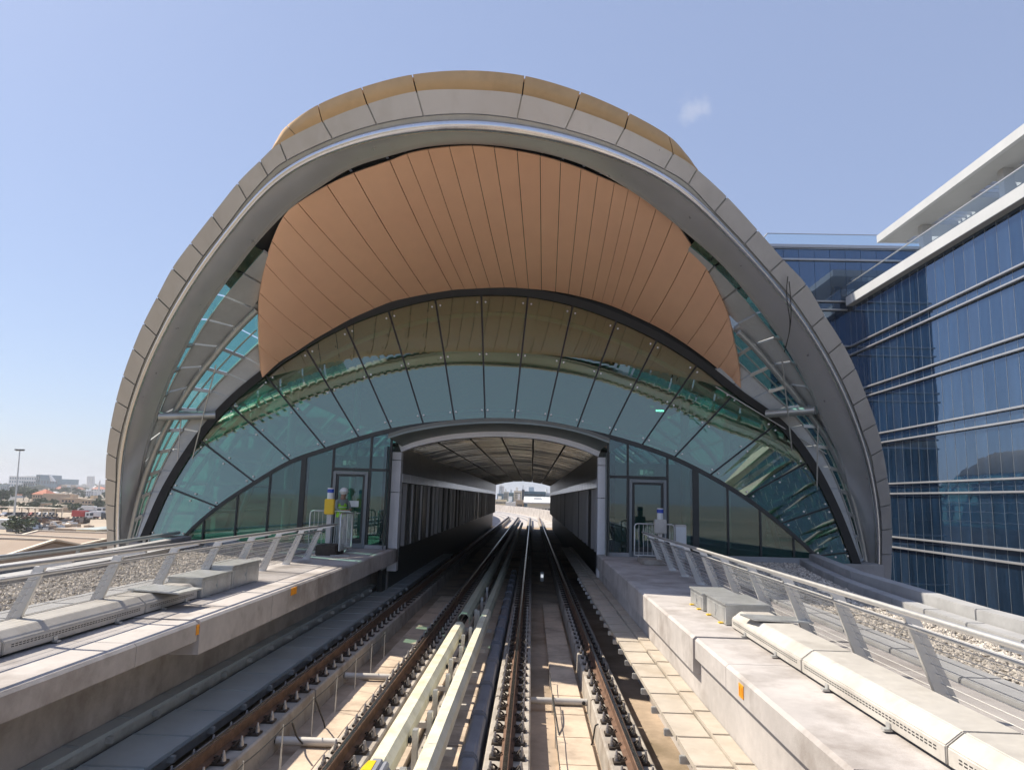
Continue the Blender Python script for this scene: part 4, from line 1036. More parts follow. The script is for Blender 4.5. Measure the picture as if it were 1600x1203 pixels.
# ---------------- viaduct beyond the station, bending left
V = [(-1.05, 84), (-1.2, 110), (-3.5, 140), (-9, 175), (-20, 215), (-40, 262), (-75, 320)]
C = resample([Vector((x, y, 0)) for x, y in V], 60)
def off2(C, d):
    out = []
    for i, p in enumerate(C):
        t = (C[min(i+1, len(C)-1)]-C[max(i-1, 0)]).normalized(); out.append(Vector((p.x+t.y*d, p.y-t.x*d, p.z)))
    return out
m = MB(); m.strip([p+Vector((0, 0, -.6)) for p in off2(C, -4.6)], [p+Vector((0, 0, -.6)) for p in off2(C, 4.6)], 2, (0, 0, -1), smooth=False)
for d in (-4.7, 4.6): m.strip([p+Vector((0, 0, 1.0)) for p in off2(C, d)], [p+Vector((0, 0, -1)) for p in off2(C, d)], 2, (.25, .0, 0), smooth=False)
o = m.build('viaduct', K['conc'], None, origin=(-1, 90, -8.7)); tag(o, 'concrete viaduct curving away beyond the tunnel mouth', 'viaduct')
m = MB(); [m.box(C[i].x-1.2, C[i].y-1, -8.7, C[i].x+1.2, C[i].y+1, -1.65) for i in range(6, 60, 9)]; m.build('pier', K['conc'], o)
for x, z in ((-3.55, .0), (-2.08, .0), (-.22, .0), (1.23, 0)):
    MB().tube([p+Vector((0, 0, -.5)) for p in off2(C, x+1.05)][6:], .04, 4).build('rail', K['bright'], o)
o2 = MB(); [o2.box(-6.2, y, -8.7, 4.2, y+2, -1.21) for y in (-30, -6, 16, 60, 100)]; o = o2.build('guideway_pier', K['conc'], None, origin=(-1, 0, -8.7)); struct(o)

# ------------------------------------------------------------------ GROUND
GR = -8.7
def ground_mat():
    m, nt, P = nmat('city_ground'); L = nt.links
    co = N(nt, 'ShaderNodeNewGeometry').outputs['Position']
    a = noise(nt, co, .012, 6, .6); b = noise(nt, co, .12, 5, .6)
    c = ramp(nt, a, [(.35, (.34, .27, .20)), (.5, (.28, .23, .17)), (.6, (.18, .16, .12)), (.7, (.09, .11, .06))])
    c = mix(nt, 1., c, ramp(nt, b, [(.3, (.75, .75, .75)), (.7, (1.15, 1.15, 1.15))]), 'MULTIPLY')
    L.new(c, P.inputs['Base Color']); P.inputs['Roughness'].default_value = .95; return m
K['ground'] = ground_mat()
K['asphalt'] = surf('asphalt', (.10, .10, .10), .9, var=.2, sc=.2, bump=.1, bsc=8, world=True)
K['yard'] = surf('sandy_yard', (.42, .34, .25), .95, var=.12, sc=.03, bump=.1, bsc=2, dirt=(.28, .22, .17), dsc=.06, damt=.6, world=True)
K['wroof'] = surf('warehouse_roof', (.30, .225, .165), .8, var=.12, sc=.1, bump=.1, bsc=2, dirt=(.3, .21, .15), dsc=.15, damt=.6, world=True)
K['wtrim'] = surf('roof_trim', (.75, .66, .52), .7, var=.05, sc=.3, bump=0, world=True)
K['wwall'] = surf('warehouse_wall', (.38, .30, .23), .85, var=.1, sc=.2, bump=.1, bsc=3, world=True)
K['groof'] = surf('grey_green_roof', (.36, .40, .38), .6, var=.08, sc=.2, bump=0, world=True)
K['redroof'] = surf('red_tile_roof', (.48, .15, .08), .8, var=.2, sc=.3, bump=.1, bsc=3, world=True)
K['beige'] = surf('beige_render', (.52, .40, .28), .85, var=.1, sc=.15, bump=.05, bsc=3, world=True)
K['creamw'] = surf('cream_render', (.75, .66, .50), .85, var=.08, sc=.15, bump=.05, bsc=3, world=True)
K['whitew'] = surf('white_render', (.78, .77, .74), .85, var=.06, sc=.15, bump=.05, bsc=3, world=True)
K['win'] = surf('far_window', (.05, .06, .08), .25, var=.2, sc=1, bump=0)
K['bluegl'] = surf('far_blue_glass', (.09, .18, .24), .3, var=.15, sc=.05, bump=0, world=True)
K['leaf'] = surf('foliage', (.055, .085, .035), .75, var=.4, sc=.5, bump=0, isl=.5, dirt=(.09, .12, .04), dsc=.7, damt=.8)
K['bark'] = surf('bark', (.12, .09, .06), .9, var=.2, sc=2, bump=.1)
K['tyre'] = surf('tyre', (.02, .02, .02), .8, bump=0)
g = MB(); g.add([(-5000, -5000, GR), (5000, -5000, GR), (5000, 5000, GR), (-5000, 5000, GR)], [(0, 1, 2, 3)])
struct(g.build('ground', K['ground'], None, recalc=False))
def gp(px, py, z=GR): return at_z(px, py, z)
def patch(name, pts, mat, dz):
    P = [gp(x, y, GR) for x, y in pts]
    o = MB().add([(p.x, p.y, GR+dz) for p in P], [tuple(range(len(P)))]).build(name, K[mat]); 
    bm = bmesh.new(); bm.from_mesh(o.data); bm.normal_update()
    for f in bm.faces:
        if f.normal.z < 0: f.normal_flip()
    bm.to_mesh(o.data); bm.free(); return struct(o)
patch('yard', [(-60, 842), (170, 842), (170, 803), (-60, 790)], 'yard', .02)
patch('road', [(9, 766), (14, 766), (24, 782), (14, 790), (2, 792), (14, 780)], 'asphalt', .04)

# ------------------------------------------------------------------ OFFICE BUILDING on the right
XB, YC = 27.8, 64.5
OB = thing('office_building', (34, 30, GR), 'blue glass office building with grey fins, white slab and overhanging canopy on the right', 'building')
zf = [.67+4.07*k for k in range(-2, 6)]           # z of the upper fin of each pair; last one is the slab level
zf = [.70-8.04-.4, .70-4.02] + [.70+4.02*k for k in range(0, 6)]
def glassband(name, x0, y0, x1, y1, z0, z1, w, mat, flip=1):
    m = MB(); d = Vector((x1-x0, y1-y0, 0)); L = d.length; d.normalize(); nn = Vector((d.y, -d.x, 0))*flip
    n = int(L/w)
    for i in range(n):
        a = Vector((x0, y0, 0))+d*(L*i/n+.015); b = Vector((x0, y0, 0))+d*(L*(i+1)/n-.015)
        t1, t2 = rnd.uniform(-.003, .003), rnd.uniform(-.003, .003)
        q = [a+nn*t1, b-nn*t1, b-nn*(t1-t2), a+nn*(t1+t2)]
        v = [Vector((q[0].x, q[0].y, z0)), Vector((q[1].x, q[1].y, z0)), Vector((q[2].x, q[2].y, z1)), Vector((q[3].x, q[3].y, z1))]
        m.poly(v, nn*.03*-1)
    return m.build(name, mat, OB)
levels = sorted(zf)
for i, z in enumerate(levels[:-1]):
    z1 = levels[i+1]
    glassband('window_band', XB, -12, XB, YC, z+.06, z1-.80, 1.15, K['fg'])
    glassband('spandrel_band', XB, -12, XB, YC, z1-.74, z1-.02, 1.15, K['fg'])
glassband('window_band', XB, -12, XB, YC, GR, levels[0]-.1, 1.15, K['fg'])
m = MB(); y = -12
while y < YC: m.box(XB-.04, y-.009, GR, XB+.1, y+.009, 20.2); y += (YC+12)/int((YC+12)/1.15)
m.build('mullions', K['rib'], OB)
for z in levels[1:-1]:
    for dz in (0, -.76):
        MB().box(XB-.28, -12, z+dz-.07, XB-.03, YC-.02, z+dz+.07).build('facade_fin', K['fin'], OB, bevel=.03)
MB().box(XB+.15, -12, GR, XB+.4, YC, 20.27).build('core_wall', K['dark'], OB)
# protruding slab with glass balustrade, terrace, setback storey, columns, canopy
MB().box(XB-.62, -12, 20.28, XB+9.5, YC-.6, 21.08).build('terrace_slab', K['bwhite'], OB, bevel=.02)
MB().box(XB-.50, -12, 21.10, XB-.47, YC-.7, 22.12).build('balustrade_glass', K['clear'], OB)
MB().box(XB-.53, -12, 22.12, XB-.44, YC-.7, 22.19).build('balustrade_rail', K['fin'], OB)
glassband('terrace_glazing', XB+9, -12, XB+9, YC, 21.1, 24.7, 1.4, K['fgw'])
for y in (-6, 8, 22, 34, 46, 56): MB().box(XB+2.0, y-.3, 21.09, XB+2.7, y+.3, 24.68).build('terrace_column', K['soff'], OB, bevel=.02)
m = MB(); x0 = XB+.45
m.box(x0, -12, 24.65, x0+.3, 59.9, 25.28)
m.box(x0+.3, 59.6, 24.66, XB+12, 59.9, 25.27)
m.build('canopy_fascia', K['bwhite'], OB)
m = MB(); y = -12; m.box(x0+.3, -12, 24.68, x0+2.2, 59.6, 25.2)
while y < 57:                                       # canopy with roof openings behind its edge
    m.box(x0+2.2, y, 24.68, x0+4.2, y+2.6, 25.19); y += 5.2
m.box(x0+4.2, -12, 24.69, XB+12, 59.6, 25.18); m.build('canopy_soffit', K['soff'], OB)
y = -12
while y < 55:
    for q in range(4): MB().box(x0+2.21, y+2.75+q*.62, 24.8, x0+4.19, y+2.9+q*.62, 25.0).build('canopy_louvre', K['fin'], OB)
    y += 5.2
# rear wing facing the camera
zw = 25.75
lv = [z for z in levels]+[zw]
for i, z in enumerate(lv[:-1]):
    z1 = lv[i+1]
    if i < len(lv)-2:
        glassband('wing_window_band', 20.7, YC, XB+.1, YC, z+.06, z1-.80, 1.3, K['fgw']); glassband('wing_spandrel', 20.7, YC, XB+.1, YC, z1-.74, z1-.02, 1.3, K['fgw'])
    else:
        glassband('wing_window_band', 20.7, YC, 44, YC, z+.1, z1-1.2, 1.3, K['fgw']); glassband('wing_spandrel', 20.7, YC, 44, YC, z1-1.1, z1-.1, 1.3, K['fgw'])
for z in levels[1:]+[zw+.76-.9+.9]:
    pass
for z in levels[1:]:
    for dz in (0, -.76): MB().box(20.6, YC-.28, z+dz-.07, XB-.3, YC-.03, z+dz+.07).build('wing_fin', K['fin'], OB, bevel=.03)
MB().box(20.5, YC-.35, zw-.05, 44, YC-.03, zw+.22).box(20.6, YC-.25, zw-1.2, 44, YC-.03, zw-1.05).build('wing_cornice', K['fin'], OB)
MB().box(20.7, YC+.15, GR, 44, YC+14, zw).build('wing_body', K['mul'], OB)
MB().box(20.7, YC-.1, zw+.22, 44, YC-.07, zw+1.25).box(20.67, YC-.1, zw+.22, 20.7, YC+10, zw+1.25).build('wing_balustrade', K['clear'], OB)
MB().box(20.65, YC-.12, zw+1.25, 44, YC-.05, zw+1.31).box(20.65, YC-.05, zw+1.25, 20.72, YC+10, zw+1.31).build('wing_rail', K['bwhite'], OB)
m = MB(); m.box(XB+.5, -11.9, GR, XB+13, YC+14, 20.7); m.build('building_core', K['mul'], OB)

# ------------------------------------------------------------------ TREES
def tree_mesh(seed, h, w, n, leaf):
    r = random.Random(seed); m = MB()
    clumps = [(Vector((r.gauss(0, .27)*w, r.gauss(0, .27)*w, h*(.62+r.uniform(-.28, .3)))), r.uniform(.16, .30)*w) for _ in range(11)]
    for _ in range(n):
        c, cr_ = r.choice(clumps); d = Vector((r.gauss(0, 1), r.gauss(0, 1), r.gauss(0, .8))).normalized()*cr_*r.uniform(.55, 1.05)
        p = c+d; s = leaf*r.uniform(.6, 1.4); a = Vector((r.gauss(0, 1), r.gauss(0, 1), r.gauss(0, 1))).normalized(); b = a.orthogonal().normalized(); cc = a.cross(b)
        m.add([p-b*s-cc*s*.6, p+b*s-cc*s*.5, p+b*s*.8+cc*s*.6, p-b*s*.9+cc*s*.5], [(0, 1, 2, 3)])
    t = MB(); t.tube([(0, 0, 0), (.05*w, 0, h*.25), (0, .04*w, h*.6)], [.035*h, .028*h, .012*h], 7)
    for c, q in clumps[:5]: t.tube([(.02*w, 0, h*.3), c*.6+Vector((0, 0, h*.15)), c], [.018*h, .012*h, .005*h], 5)
    return m, t
tp = []
for sd, h, w, n, lf in ((1, 7, 6.5, 800, .38), (2, 8.5, 6, 800, .38), (3, 6, 7, 800, .36)):
    m, t = tree_mesh(sd, h, w, n, lf)
    a = m.build('crown', K['leaf'], None, origin=(0, 0, 0), recalc=False); b = t.build('trunk', K['bark'], None, origin=(0, 0, 0))
    tp.append((a.data, b.data)); bpy.data.objects.remove(a); bpy.data.objects.remove(b)
def tree(px, py, hpx, lab, grp, k=None, wide=1.0):
    p = gp(px, py); k = rnd.randrange(3) if k is None else k; H = (7, 8.5, 6)[k]
    s = hpx*(1+.25*(hpx < 16))/FPX*p.y/H*.95
    r = thing('tree', p, lab, 'tree', grp); r.scale = (s*wide, s*wide, s); r.rotation_euler = (0, 0, rnd.uniform(0, 6))
    for me, nm in zip(tp[k], ('crown', 'trunk')):
        o = bpy.data.objects.new(nm, me); COL.objects.link(o); o.parent = r
GT = 'trees of the low city on the left'
tree(25, 833, 25, 'dark bush-like tree at the foot of the tall light mast', GT, 2, 1.2)
tree(3, 800, 15, 'bright green tree at the left edge by the carport', GT, 0)
tree(30, 797, 12, 'small green tree behind the left part of the carport', GT, 1)
tree(54, 797, 9, 'small dark tree behind the middle of the carport', GT, 0)
tree(88, 801, 12, 'thin pale green tree at the right end of the carport', GT, 1)
tree(115, 803, 17, 'full green tree between the carport and the red truck', GT, 0, 1.2)
tree(152, 796, 16, 'round tree right of the beige villa with two windows', GT, 2)
for i, (x, y, h) in enumerate([(3, 786, 22), (12, 784, 14), (22, 775, 12), (28, 776, 14), (36, 782, 15), (45, 783, 14), (50, 778, 12), (66, 792, 9), (74, 792, 9), (82, 790, 8), (98, 773, 9), (104, 772, 9), (120, 774, 10), (128, 776, 8), (140, 768, 10), (163, 780, 10),
         (20, 766, 7), (32, 765, 7), (58, 764, 6), (133, 765, 7), (142, 762, 8), (70, 762, 4), (112, 765, 5), (10, 764, 7)]):
    tree(x, y, h, ('%s in the band of trees between the far buildings and the carport, tree number from the left edge: %s' % ('dark tree', i)) if False else 'dark green tree among the distant houses left of the ring', 'dark trees scattered among the distant houses')

for i in range(46):
    tree(rnd.uniform(-5, 163), 763+rnd.random()**1.2*36, rnd.uniform(5, 9)+0, 'dark green tree among the distant houses left of the ring', 'dark trees scattered among the distant houses', None, 1.35)
# ------------------------------------------------------------------ HOUSES, YARD, FAR BUILDINGS
def wins(m, x0, x1, y, z0, z1, nx, nz, fw=.5, fh=.5):
    for i in range(nx):
        for j in range(nz):
            cx = x0+(x1-x0)*(i+.5)/nx; cz = z0+(z1-z0)*(j+.5)/nz; w = (x1-x0)/nx*fw/2; h = (z1-z0)/nz*fh/2
            m.box(cx-w, y-.12, cz-h, cx+w, y-.01, cz+h)
HOUSE_N = 0
def house(name, px0, px1, pyb, pyt, dep, wall, roof, lab, cat, nx=4, nz=2, parapet=True, grp=None, wm='win', hip=0.):
    d = ray(px0, pyb); Y = 1300. if d.z > -.0088 else gp(px0, pyb).y
    a = at_y(px0, pyb, Y); x0 = a.x; b = at_y(px1, pyb, Y); x1 = b.x; h = at_y((px0+px1)/2, pyt, Y).z-GR
    r = thing(name, ((x0+x1)/2, Y+dep/2, GR), lab, cat, grp)
    MB().box(x0, Y, GR, x1, Y+dep, GR+h).build('wall', K[wall], r)
    if hip:
        e = .6; hr = h*hip; zt = GR+h+.01; xm0 = x0+min(dep/2, (x1-x0)/2.2); xm1 = x1-min(dep/2, (x1-x0)/2.2); ym = Y+dep/2
        MB().add([(x0-e, Y-e, zt), (x1+e, Y-e, zt), (x1+e, Y+dep+e, zt), (x0-e, Y+dep+e, zt), (xm0, ym, zt+hr), (xm1, ym, zt+hr)], [(0, 1, 5, 4), (1, 2, 5), (2, 3, 4, 5), (3, 0, 4), (0, 3, 2, 1)]).build('roof', K[roof], r)
    else:
        e = .25; m = MB(); m.box(x0-e, Y-e, GR+h, x1+e, Y+dep+e, GR+h+.35); m.build('roof', K[roof], r)
        if parapet: MB().box(x0+(x1-x0)*.3, Y+dep*.3, GR+h+.35, x0+(x1-x0)*.5, Y+dep*.6, GR+h+2.2).build('roof_room', K[wall], r)
    if nx: m = MB(); wins(m, x0+.5, x1-.5, Y, GR+.8, GR+h-.3, nx, nz); m.build('windows', K[wm], r)
    return r
house('villa', 49, 70, 785, 772, 12, 'beige', 'redroof', 'villa with red tiled roof above a beige wall, left of the others', 'house', 5, 2, hip=.6)
house('villa', 66, 94, 786, 772, 14, 'beige', 'beige', 'broad windowless beige block right of the red roofed villa', 'house', 0, 0, False)
house('villa', 93, 117, 793, 779, 14, 'beige', 'beige', 'beige flat roofed villa with cream corner pier at its left end', 'house', 4, 2)
house('villa', 125, 147, 795, 781, 14, 'beige', 'creamw', 'beige villa with two dark window pairs, right of the full green tree', 'house', 4, 2)
house('villa', 123, 146, 775, 767, 14, 'whitew', 'whitew', 'white villa with stepped roof behind the beige villas', 'house', 6, 2)
house('villa', 142, 162, 771, 764, 14, 'whitew', 'redroof', 'white villa with red roof at the edge of the ring', 'house', 5, 2, hip=.5)
house('villa', 84, 94, 769, 764, 14, 'whitew', 'redroof', 'small white villa with pointed red roof', 'house', 3, 2, hip=.8)
house('villa', 96, 112, 768, 763, 14, 'whitew', 'redroof', 'low white villa row with red roofs, further back', 'house', 6, 1, hip=.5)
house('villa', 60, 70, 766, 761, 14, 'whitew', 'whitew', 'small white house above the red roofed villa', 'house', 3, 2)
house('villa', 112, 124, 770, 764, 14, 'creamw', 'redroof', 'cream villa with red roof among dark trees', 'house', 4, 2, hip=.5)
house('villa', 45, 62, 792, 786, 10, 'beige', 'groof', 'low beige building with grey roof behind the carport', 'house', 4, 1, False)
house('shed', 74, 90, 797, 790, 8, 'creamw', 'creamw', 'low cream shed behind the right end of the carport', 'shed', 2, 1, False)
house('boundary_wall', 60, 125, 799, 794, 1, 'beige', 'beige', 'long beige boundary wall behind the carport', 'wall', 0, 0, False)
house('shed', 118, 148, 836, 827, 18, 'creamw', 'groof', 'cream walled shed with grey-green pitched roof beside the ring', 'shed', 0, 0, hip=.3)
house('low_building', 85, 118, 834, 828, 8, 'wwall', 'wwall', 'low grey-beige building left of the cream shed', 'building', 3, 1, False)
# small houses of the far district
for i in range(34):
    px = rnd.uniform(0, 160); py = rnd.uniform(763.5, 778); w = rnd.uniform(3, 8); c = rnd.choice(('white', 'beige', 'cream'))
    house('house', px, px+w, py, py-rnd.uniform(2.2, 4.5), 10, {'white': 'whitew', 'beige': 'beige', 'cream': 'creamw'}[c], rnd.choice(('whitew', 'beige', 'redroof')), 'tiny distant %s house among the dark trees on the left' % c, 'house', 3, 1, False, 'tiny distant %s houses' % c, hip=rnd.choice((0, 0, .5)))
# street and verge trees between the viaduct and the office block
for nm, x0, x1, mt, dz in (('road', 15.5, 22.5, 'asphalt', .03), ('pavement', 22.7, 27.5, 'concpav', .12), ('pavement', 12.6, 15.3, 'concpav', .12)):
    struct(MB().box(x0, -60, GR-.3, x1, 160, GR+dz).build(nm, K[mt]))
struct(MB().box(18.9, -60, GR+.031, 19.05, 160, GR+.035).build('road_marking', K['whitew']))
# far pale office complex with sail
house('far_complex', 13, 60, 757, 744.5, 60, 'whitew', 'whitew', 'long grey-white office complex on the left skyline', 'building', 12, 4, wm='bluegl')
house('far_block', 36, 54, 757.5, 752, 20, 'whitew', 'whitew', 'pale low block in front of the long skyline complex', 'building', 5, 1, False)
house('far_block', 55, 62, 757, 741.5, 60, 'bluegl', 'whitew', 'taller grey stair tower at the right end of the skyline complex', 'building', 2, 4, False)
house('far_block', 62, 90, 760, 748, 60, 'bluegl', 'bluegl', 'dark grey stepped block right of the skyline complex', 'building', 6, 2, False)
house('far_block', 0, 14, 763, 757, 40, 'bluegl', 'bluegl', 'dark low block at the left edge of the skyline', 'building', 4, 1, False)
a = at_y(79, 752, 1100); b = at_y(76, 741, 1100); c = at_y(84, 752, 1100)
o = MB().poly([a, b, c], (0, 6, 0)).build('sail_roof', K['whitew'], None, origin=a); tag(o, 'white triangular sail-shaped roof on the skyline', 'roof')
for i, (x, t) in enumerate(((95, 757), (104, 758), (110, 757.5), (118, 758), (150, 758), (158, 757))):
    house('far_building', x, x+6, 763, t, 30, 'whitew' if i % 2 else 'beige', 'whitew', 'pale hazy low building on the skyline right of the dark stepped block', 'building', 3, 1, False, grp='small hazy buildings on the left skyline')
for i, x in enumerate((138, 142, 146)):
    p = at_y(x, 760, 1500); q = at_y(x, 744, 1500); o = MB().tube([(p.x, p.y, GR), (q.x, q.y, q.z)], [4, 2.6], 10).build('chimney_stack', K['whitew'], None, origin=(p.x, p.y, GR)); tag(o, 'faint tall chimney in the row on the skyline', 'chimney', 'three chimneys on the skyline')
p = gp(153, 778, GR); q = at_y(153, 749, p.y); o = MB().tube([(p.x, p.y, GR), (p.x, p.y, q.z-2)], [1.1, .8], 10).tube([(p.x, p.y, q.z-2), (p.x, p.y, q.z)], [.8, .05], 8).build('minaret', K['whitew'], None, origin=(p.x, p.y, GR)); tag(o, 'slim pale minaret beside the ring on the left', 'minaret')
# light mast
p = gp(21, 816); q = at_y(31, 704, p.y)
r = thing('light_mast', (p.x, p.y, GR), 'tall thin floodlight mast rising above the left skyline', 'light mast')
MB().tube([(p.x, p.y, GR), (q.x, q.y, q.z)], [.32, .16], 10).build('pole', K['galv'], r)
m = MB().tube([(q.x-1.3, q.y, q.z), (q.x+1.3, q.y, q.z)], .12, 6); m.build('head_frame', K['galv'], r)
for i in (-1.1, -.4, .4, 1.1): MB().box(q.x+i-.28, q.y-.5, q.z+.1, q.x+i+.28, q.y+.3, q.z+.45).build('floodlight', K['dark'], r)
p = gp(12, 818); q = at_y(12.6, 806, p.y); o = MB().tube([p, q], .10, 6).tube([q, q+Vector((.7, 0, .1))], .06, 6).build('lamp_post', K['galv'], None, origin=p); tag(o, 'short lamp post in the sandy yard', 'lamp post')
# warehouses near the foot of the station
def warehouse(pts_ridge, w, zr, zeave, lab):
    a = at_z(*pts_ridge[0], zr); b = at_z(*pts_ridge[1], zr); d = (b-a); d.z = 0; d.normalize(); nn = Vector((d.y, -d.x, 0))
    r = thing('warehouse', ((a.x+b.x)/2, (a.y+b.y)/2, GR), lab, 'warehouse')
    A1, B1 = a+nn*w/2, b+nn*w/2; A2, B2 = a-nn*w/2, b-nn*w/2
    for p in (A1, B1, A2, B2): p.z = zeave
    for q1, q2 in (((a, b), (A1, B1)), ((a, b), (A2, B2))):
        MB().poly([q1[0], q1[1], q2[1], q2[0]], (0, 0, .25)).build('roof', K['wroof'], r)
    m = MB(); f = lambda p: Vector((p.x, p.y, GR))
    i = .3
    m.poly([f(A1), A1-Vector((0,0,.02)), a-Vector((0,0,.05)), A2-Vector((0,0,.02)), f(A2)], d*.2); m.poly([f(B1), B1-Vector((0,0,.02)), b-Vector((0,0,.05)), B2-Vector((0,0,.02)), f(B2)], -d*.2)
    m.poly([f(A1), f(B1), B1-Vector((0,0,.02)), A1-Vector((0,0,.02))], -nn*.2); m.poly([f(A2), f(B2), B2-Vector((0,0,.02)), A2-Vector((0,0,.02))], nn*.2); m.build('wall', K['wwall'], r)
    m = MB()
    up = Vector((0, 0, .35))
    for p, q in ((A1, B1), (A2, B2), (a, b), (A1, a), (A2, a), (B1, b), (B2, b)): m.bar(p+up, q+up, .45, .2)
    m.build('roof_trim', K['wtrim'], r)
warehouse([(85, 848), (-170, 838)], 17, -4.0, -5.6, 'nearest brown pitched roof warehouse with pale ridge and eaves')
warehouse([(165, 846), (-160, 829)], 20, -5.0, -6.3, 'second brown roofed warehouse behind the nearest one')
warehouse([(240, 838), (60, 832)], 16, -5.4, -6.5, 'furthest brown roofed warehouse, partly behind the ring')
# yard clutter: stacked scrap and machinery as low heaps, vehicles
def vehicle(px, py, L, hgt, body, cabcol, lab, kind='truck', rz=0.):
    p = gp(px, py); r = thing(kind, p, lab, kind.replace('_', ' ')); r.rotation_euler = (0, 0, rz)
    def put(m, nm, mt): o = m.build(nm, K[mt], None, origin=(0, 0, 0), bevel=.06); o.parent = r; return o
    if kind == 'car':
        put(MB().prismx([(-L/2, .35), (-L/2, .8), (-L*.3, .9), (-L*.18, hgt), (L*.2, hgt), (L*.36, .95), (L/2, .85), (L/2, .35)], -.85, .85), 'body', body)
        o = MB().prismx([(-L*.27, .95), (-L*.17, hgt-.08), (L*.19, hgt-.08), (L*.32, .98)], -.87, .87).build('windows', K['win'], None, origin=(0, 0, 0)); o.parent = r
    else:
        put(MB().box(-L*.5, -1.2, .9, L*.22, 1.2, hgt), 'cargo_body', body); put(MB().box(L*.25, -1.2, .6, L*.5, 1.2, hgt*.85), 'cab', cabcol)
        put(MB().box(L*.501, -1.0, hgt*.45, L*.51, 1.0, hgt*.75).box(L*.33, -1.22, hgt*.45, L*.46, -1.21, hgt*.72), 'window', 'win')
    for x in (-.35, .33):
        for s in (-1, 1):
            R_ = .33 if kind == 'car' else .48
            q = Vector((s*.8, x*L, R_)) if kind == 'car' else Vector((x*L, s*1.05, R_)); ax = Vector((.12, 0, 0)) if kind == 'car' else Vector((0, .15, 0))
            o = MB().tube([q-ax, q+ax], R_, 12).build('wheel', K['tyre'], None, origin=(0, 0, 0)); o.parent = r
K['redp'] = surf('red_paint', (.45, .05, .05), .4, bump=0, var=.1); K['whitep'] = surf('white_paint', (.75, .75, .75), .4, bump=0, var=.06); K['darkp'] = surf('dark_paint', (.07, .08, .10), .35, bump=0, var=.2)
vehicle(128, 811, 6.5, 3.0, 'redp', 'whitep', 'red bodied lorry parked in the yard beside the ring')
vehicle(140, 810, 7, 3.0, 'darkp', 'redp', 'dark lorry right of the red one')
vehicle(137, 802, 14, 3.2, 'whitep', 'whitep', 'long white trailer behind the parked lorries')
vehicle(154, 811, 6, 2.8, 'whitep', 'darkp', 'white lorry closest to the ring')
r = thing('carport', (gp(45, 806).x, gp(45, 806).y, GR), 'long open carport with pale flat roof sheltering parked cars', 'carport')
a = gp(5, 806); b = gp(90, 806)
b.y = a.y; b = at_y(90, 806, a.y)
MB().box(a.x, a.y-2.5, GR+3.1, b.x, a.y+3, GR+3.4).build('roof', K['wtrim'], r)
for i in range(9):
    x = a.x+(b.x-a.x)*i/8; MB().box(x-.12, a.y+2.2, GR, x+.12, a.y+2.5, GR+3.1).build('post', K['wtrim'], r)
cols = ['whitep', 'darkp', 'whitep', 'darkp', 'darkp', 'whitep', 'redp', 'darkp', 'whitep', 'darkp', 'whitep', 'darkp']
words = ['first', 'second', 'third', 'fourth', 'fifth', 'sixth', 'seventh', 'eighth', 'ninth', 'tenth', 'eleventh', 'twelfth']
for i in range(12):
    px = 9+i*6.6; vehicle(px, 806.5, 4.4, 1.5, cols[i], cols[i], '%s car from the left under the pale carport roof' % words[i], 'car')
    S.objects[-1]
# heaps of scrap in the yard
def heap(pts, lab, n, mats, name='scrap_heap'):
    P = [gp(x, y) for x, y in pts]; r = random.Random(n); m = MB()
    for _ in range(n):
        u = r.random(); k = int(u*(len(P)-1)); c = P[k].lerp(P[k+1], u*(len(P)-1)-k)+Vector((r.gauss(0, 1), r.gauss(0, 3), 0)); w, d, h = r.uniform(.4, 2.2), r.uniform(.4, 2), r.uniform(.3, 1.6)
        z = GR+r.uniform(0, 1.1); m.mat(r.randrange(len(mats))).bar(c+Vector((-w/2, 0, z-c.z)), c+Vector((w/2, r.uniform(-1, 1), z-c.z+r.uniform(-.3, .4))), d, h)
    o = m.build(name, [K[q] for q in mats], None, origin=(P[0].x, P[0].y, GR)); tag(o, lab, 'scrap', kind='stuff')
heap([(44, 816), (70, 815), (95, 817), (118, 819)], 'long heap of reddish scrap and machinery in the yard', 170, ['clip', 'rust', 'darkp', 'wwall'])
heap([(40, 829), (60, 831), (80, 829)], 'grey heap of scrap metal nearer the camera', 80, ['galv', 'darkp', 'galv', 'wwall'])
heap([(92, 824), (104, 825), (116, 825)], 'pale scattered crates and rubble right of the scrap heaps', 40, ['whitew', 'wwall', 'beige'])
o = MB().box(gp(-20, 826).x, gp(-20, 826).y, GR, gp(62, 824).x, gp(-20, 826).y+7, GR+2.4).build('long_shed', K['galv'], None, origin=gp(20, 826)); tag(o, 'long low silver roofed shed left of the mast tree', 'shed')

# ------------------------------------------------------------------ VIEW THROUGH THE TUNNEL
def far(px0, px1, pyt, Y, dep, wall, lab, nx, nz, wm='win', cat='building', name='far_building', zb=GR):
    a = at_y(px0, pyt, Y); b = at_y(px1, pyt, Y); r = thing(name, ((a.x+b.x)/2, Y+dep/2, zb), lab, cat)
    MB().box(a.x, Y, zb, b.x, Y+dep, a.z).build('wall', K[wall], r)
    if nx: m = MB(); wins(m, a.x+.5, b.x-.5, Y, zb+1, a.z-1, nx, nz, .65, .55); m.build('windows', K[wm], r)
    MB().box(a.x+(b.x-a.x)*.2, Y+dep*.2, a.z, a.x+(b.x-a.x)*.45, Y+dep*.6, a.z+2.5).build('roof_plant', K['whitew'], r)
    return r
far(819.5, 853, 767.2, 420, 40, 'bluegl', 'wide blue-green glass office block framed by the tunnel mouth', 14, 8, 'win')
far(815.5, 819.4, 764.5, 418, 30, 'darkp', 'narrow dark tower at the left end of the blue-green block', 1, 10)
far(852, 860, 770, 430, 40, 'whitew', 'pale block right of the blue-green office', 3, 8, 'bluegl')
far(803, 815, 766.5, 520, 40, 'creamw', 'cream tower block with white roof structures beyond the tunnel', 5, 12)
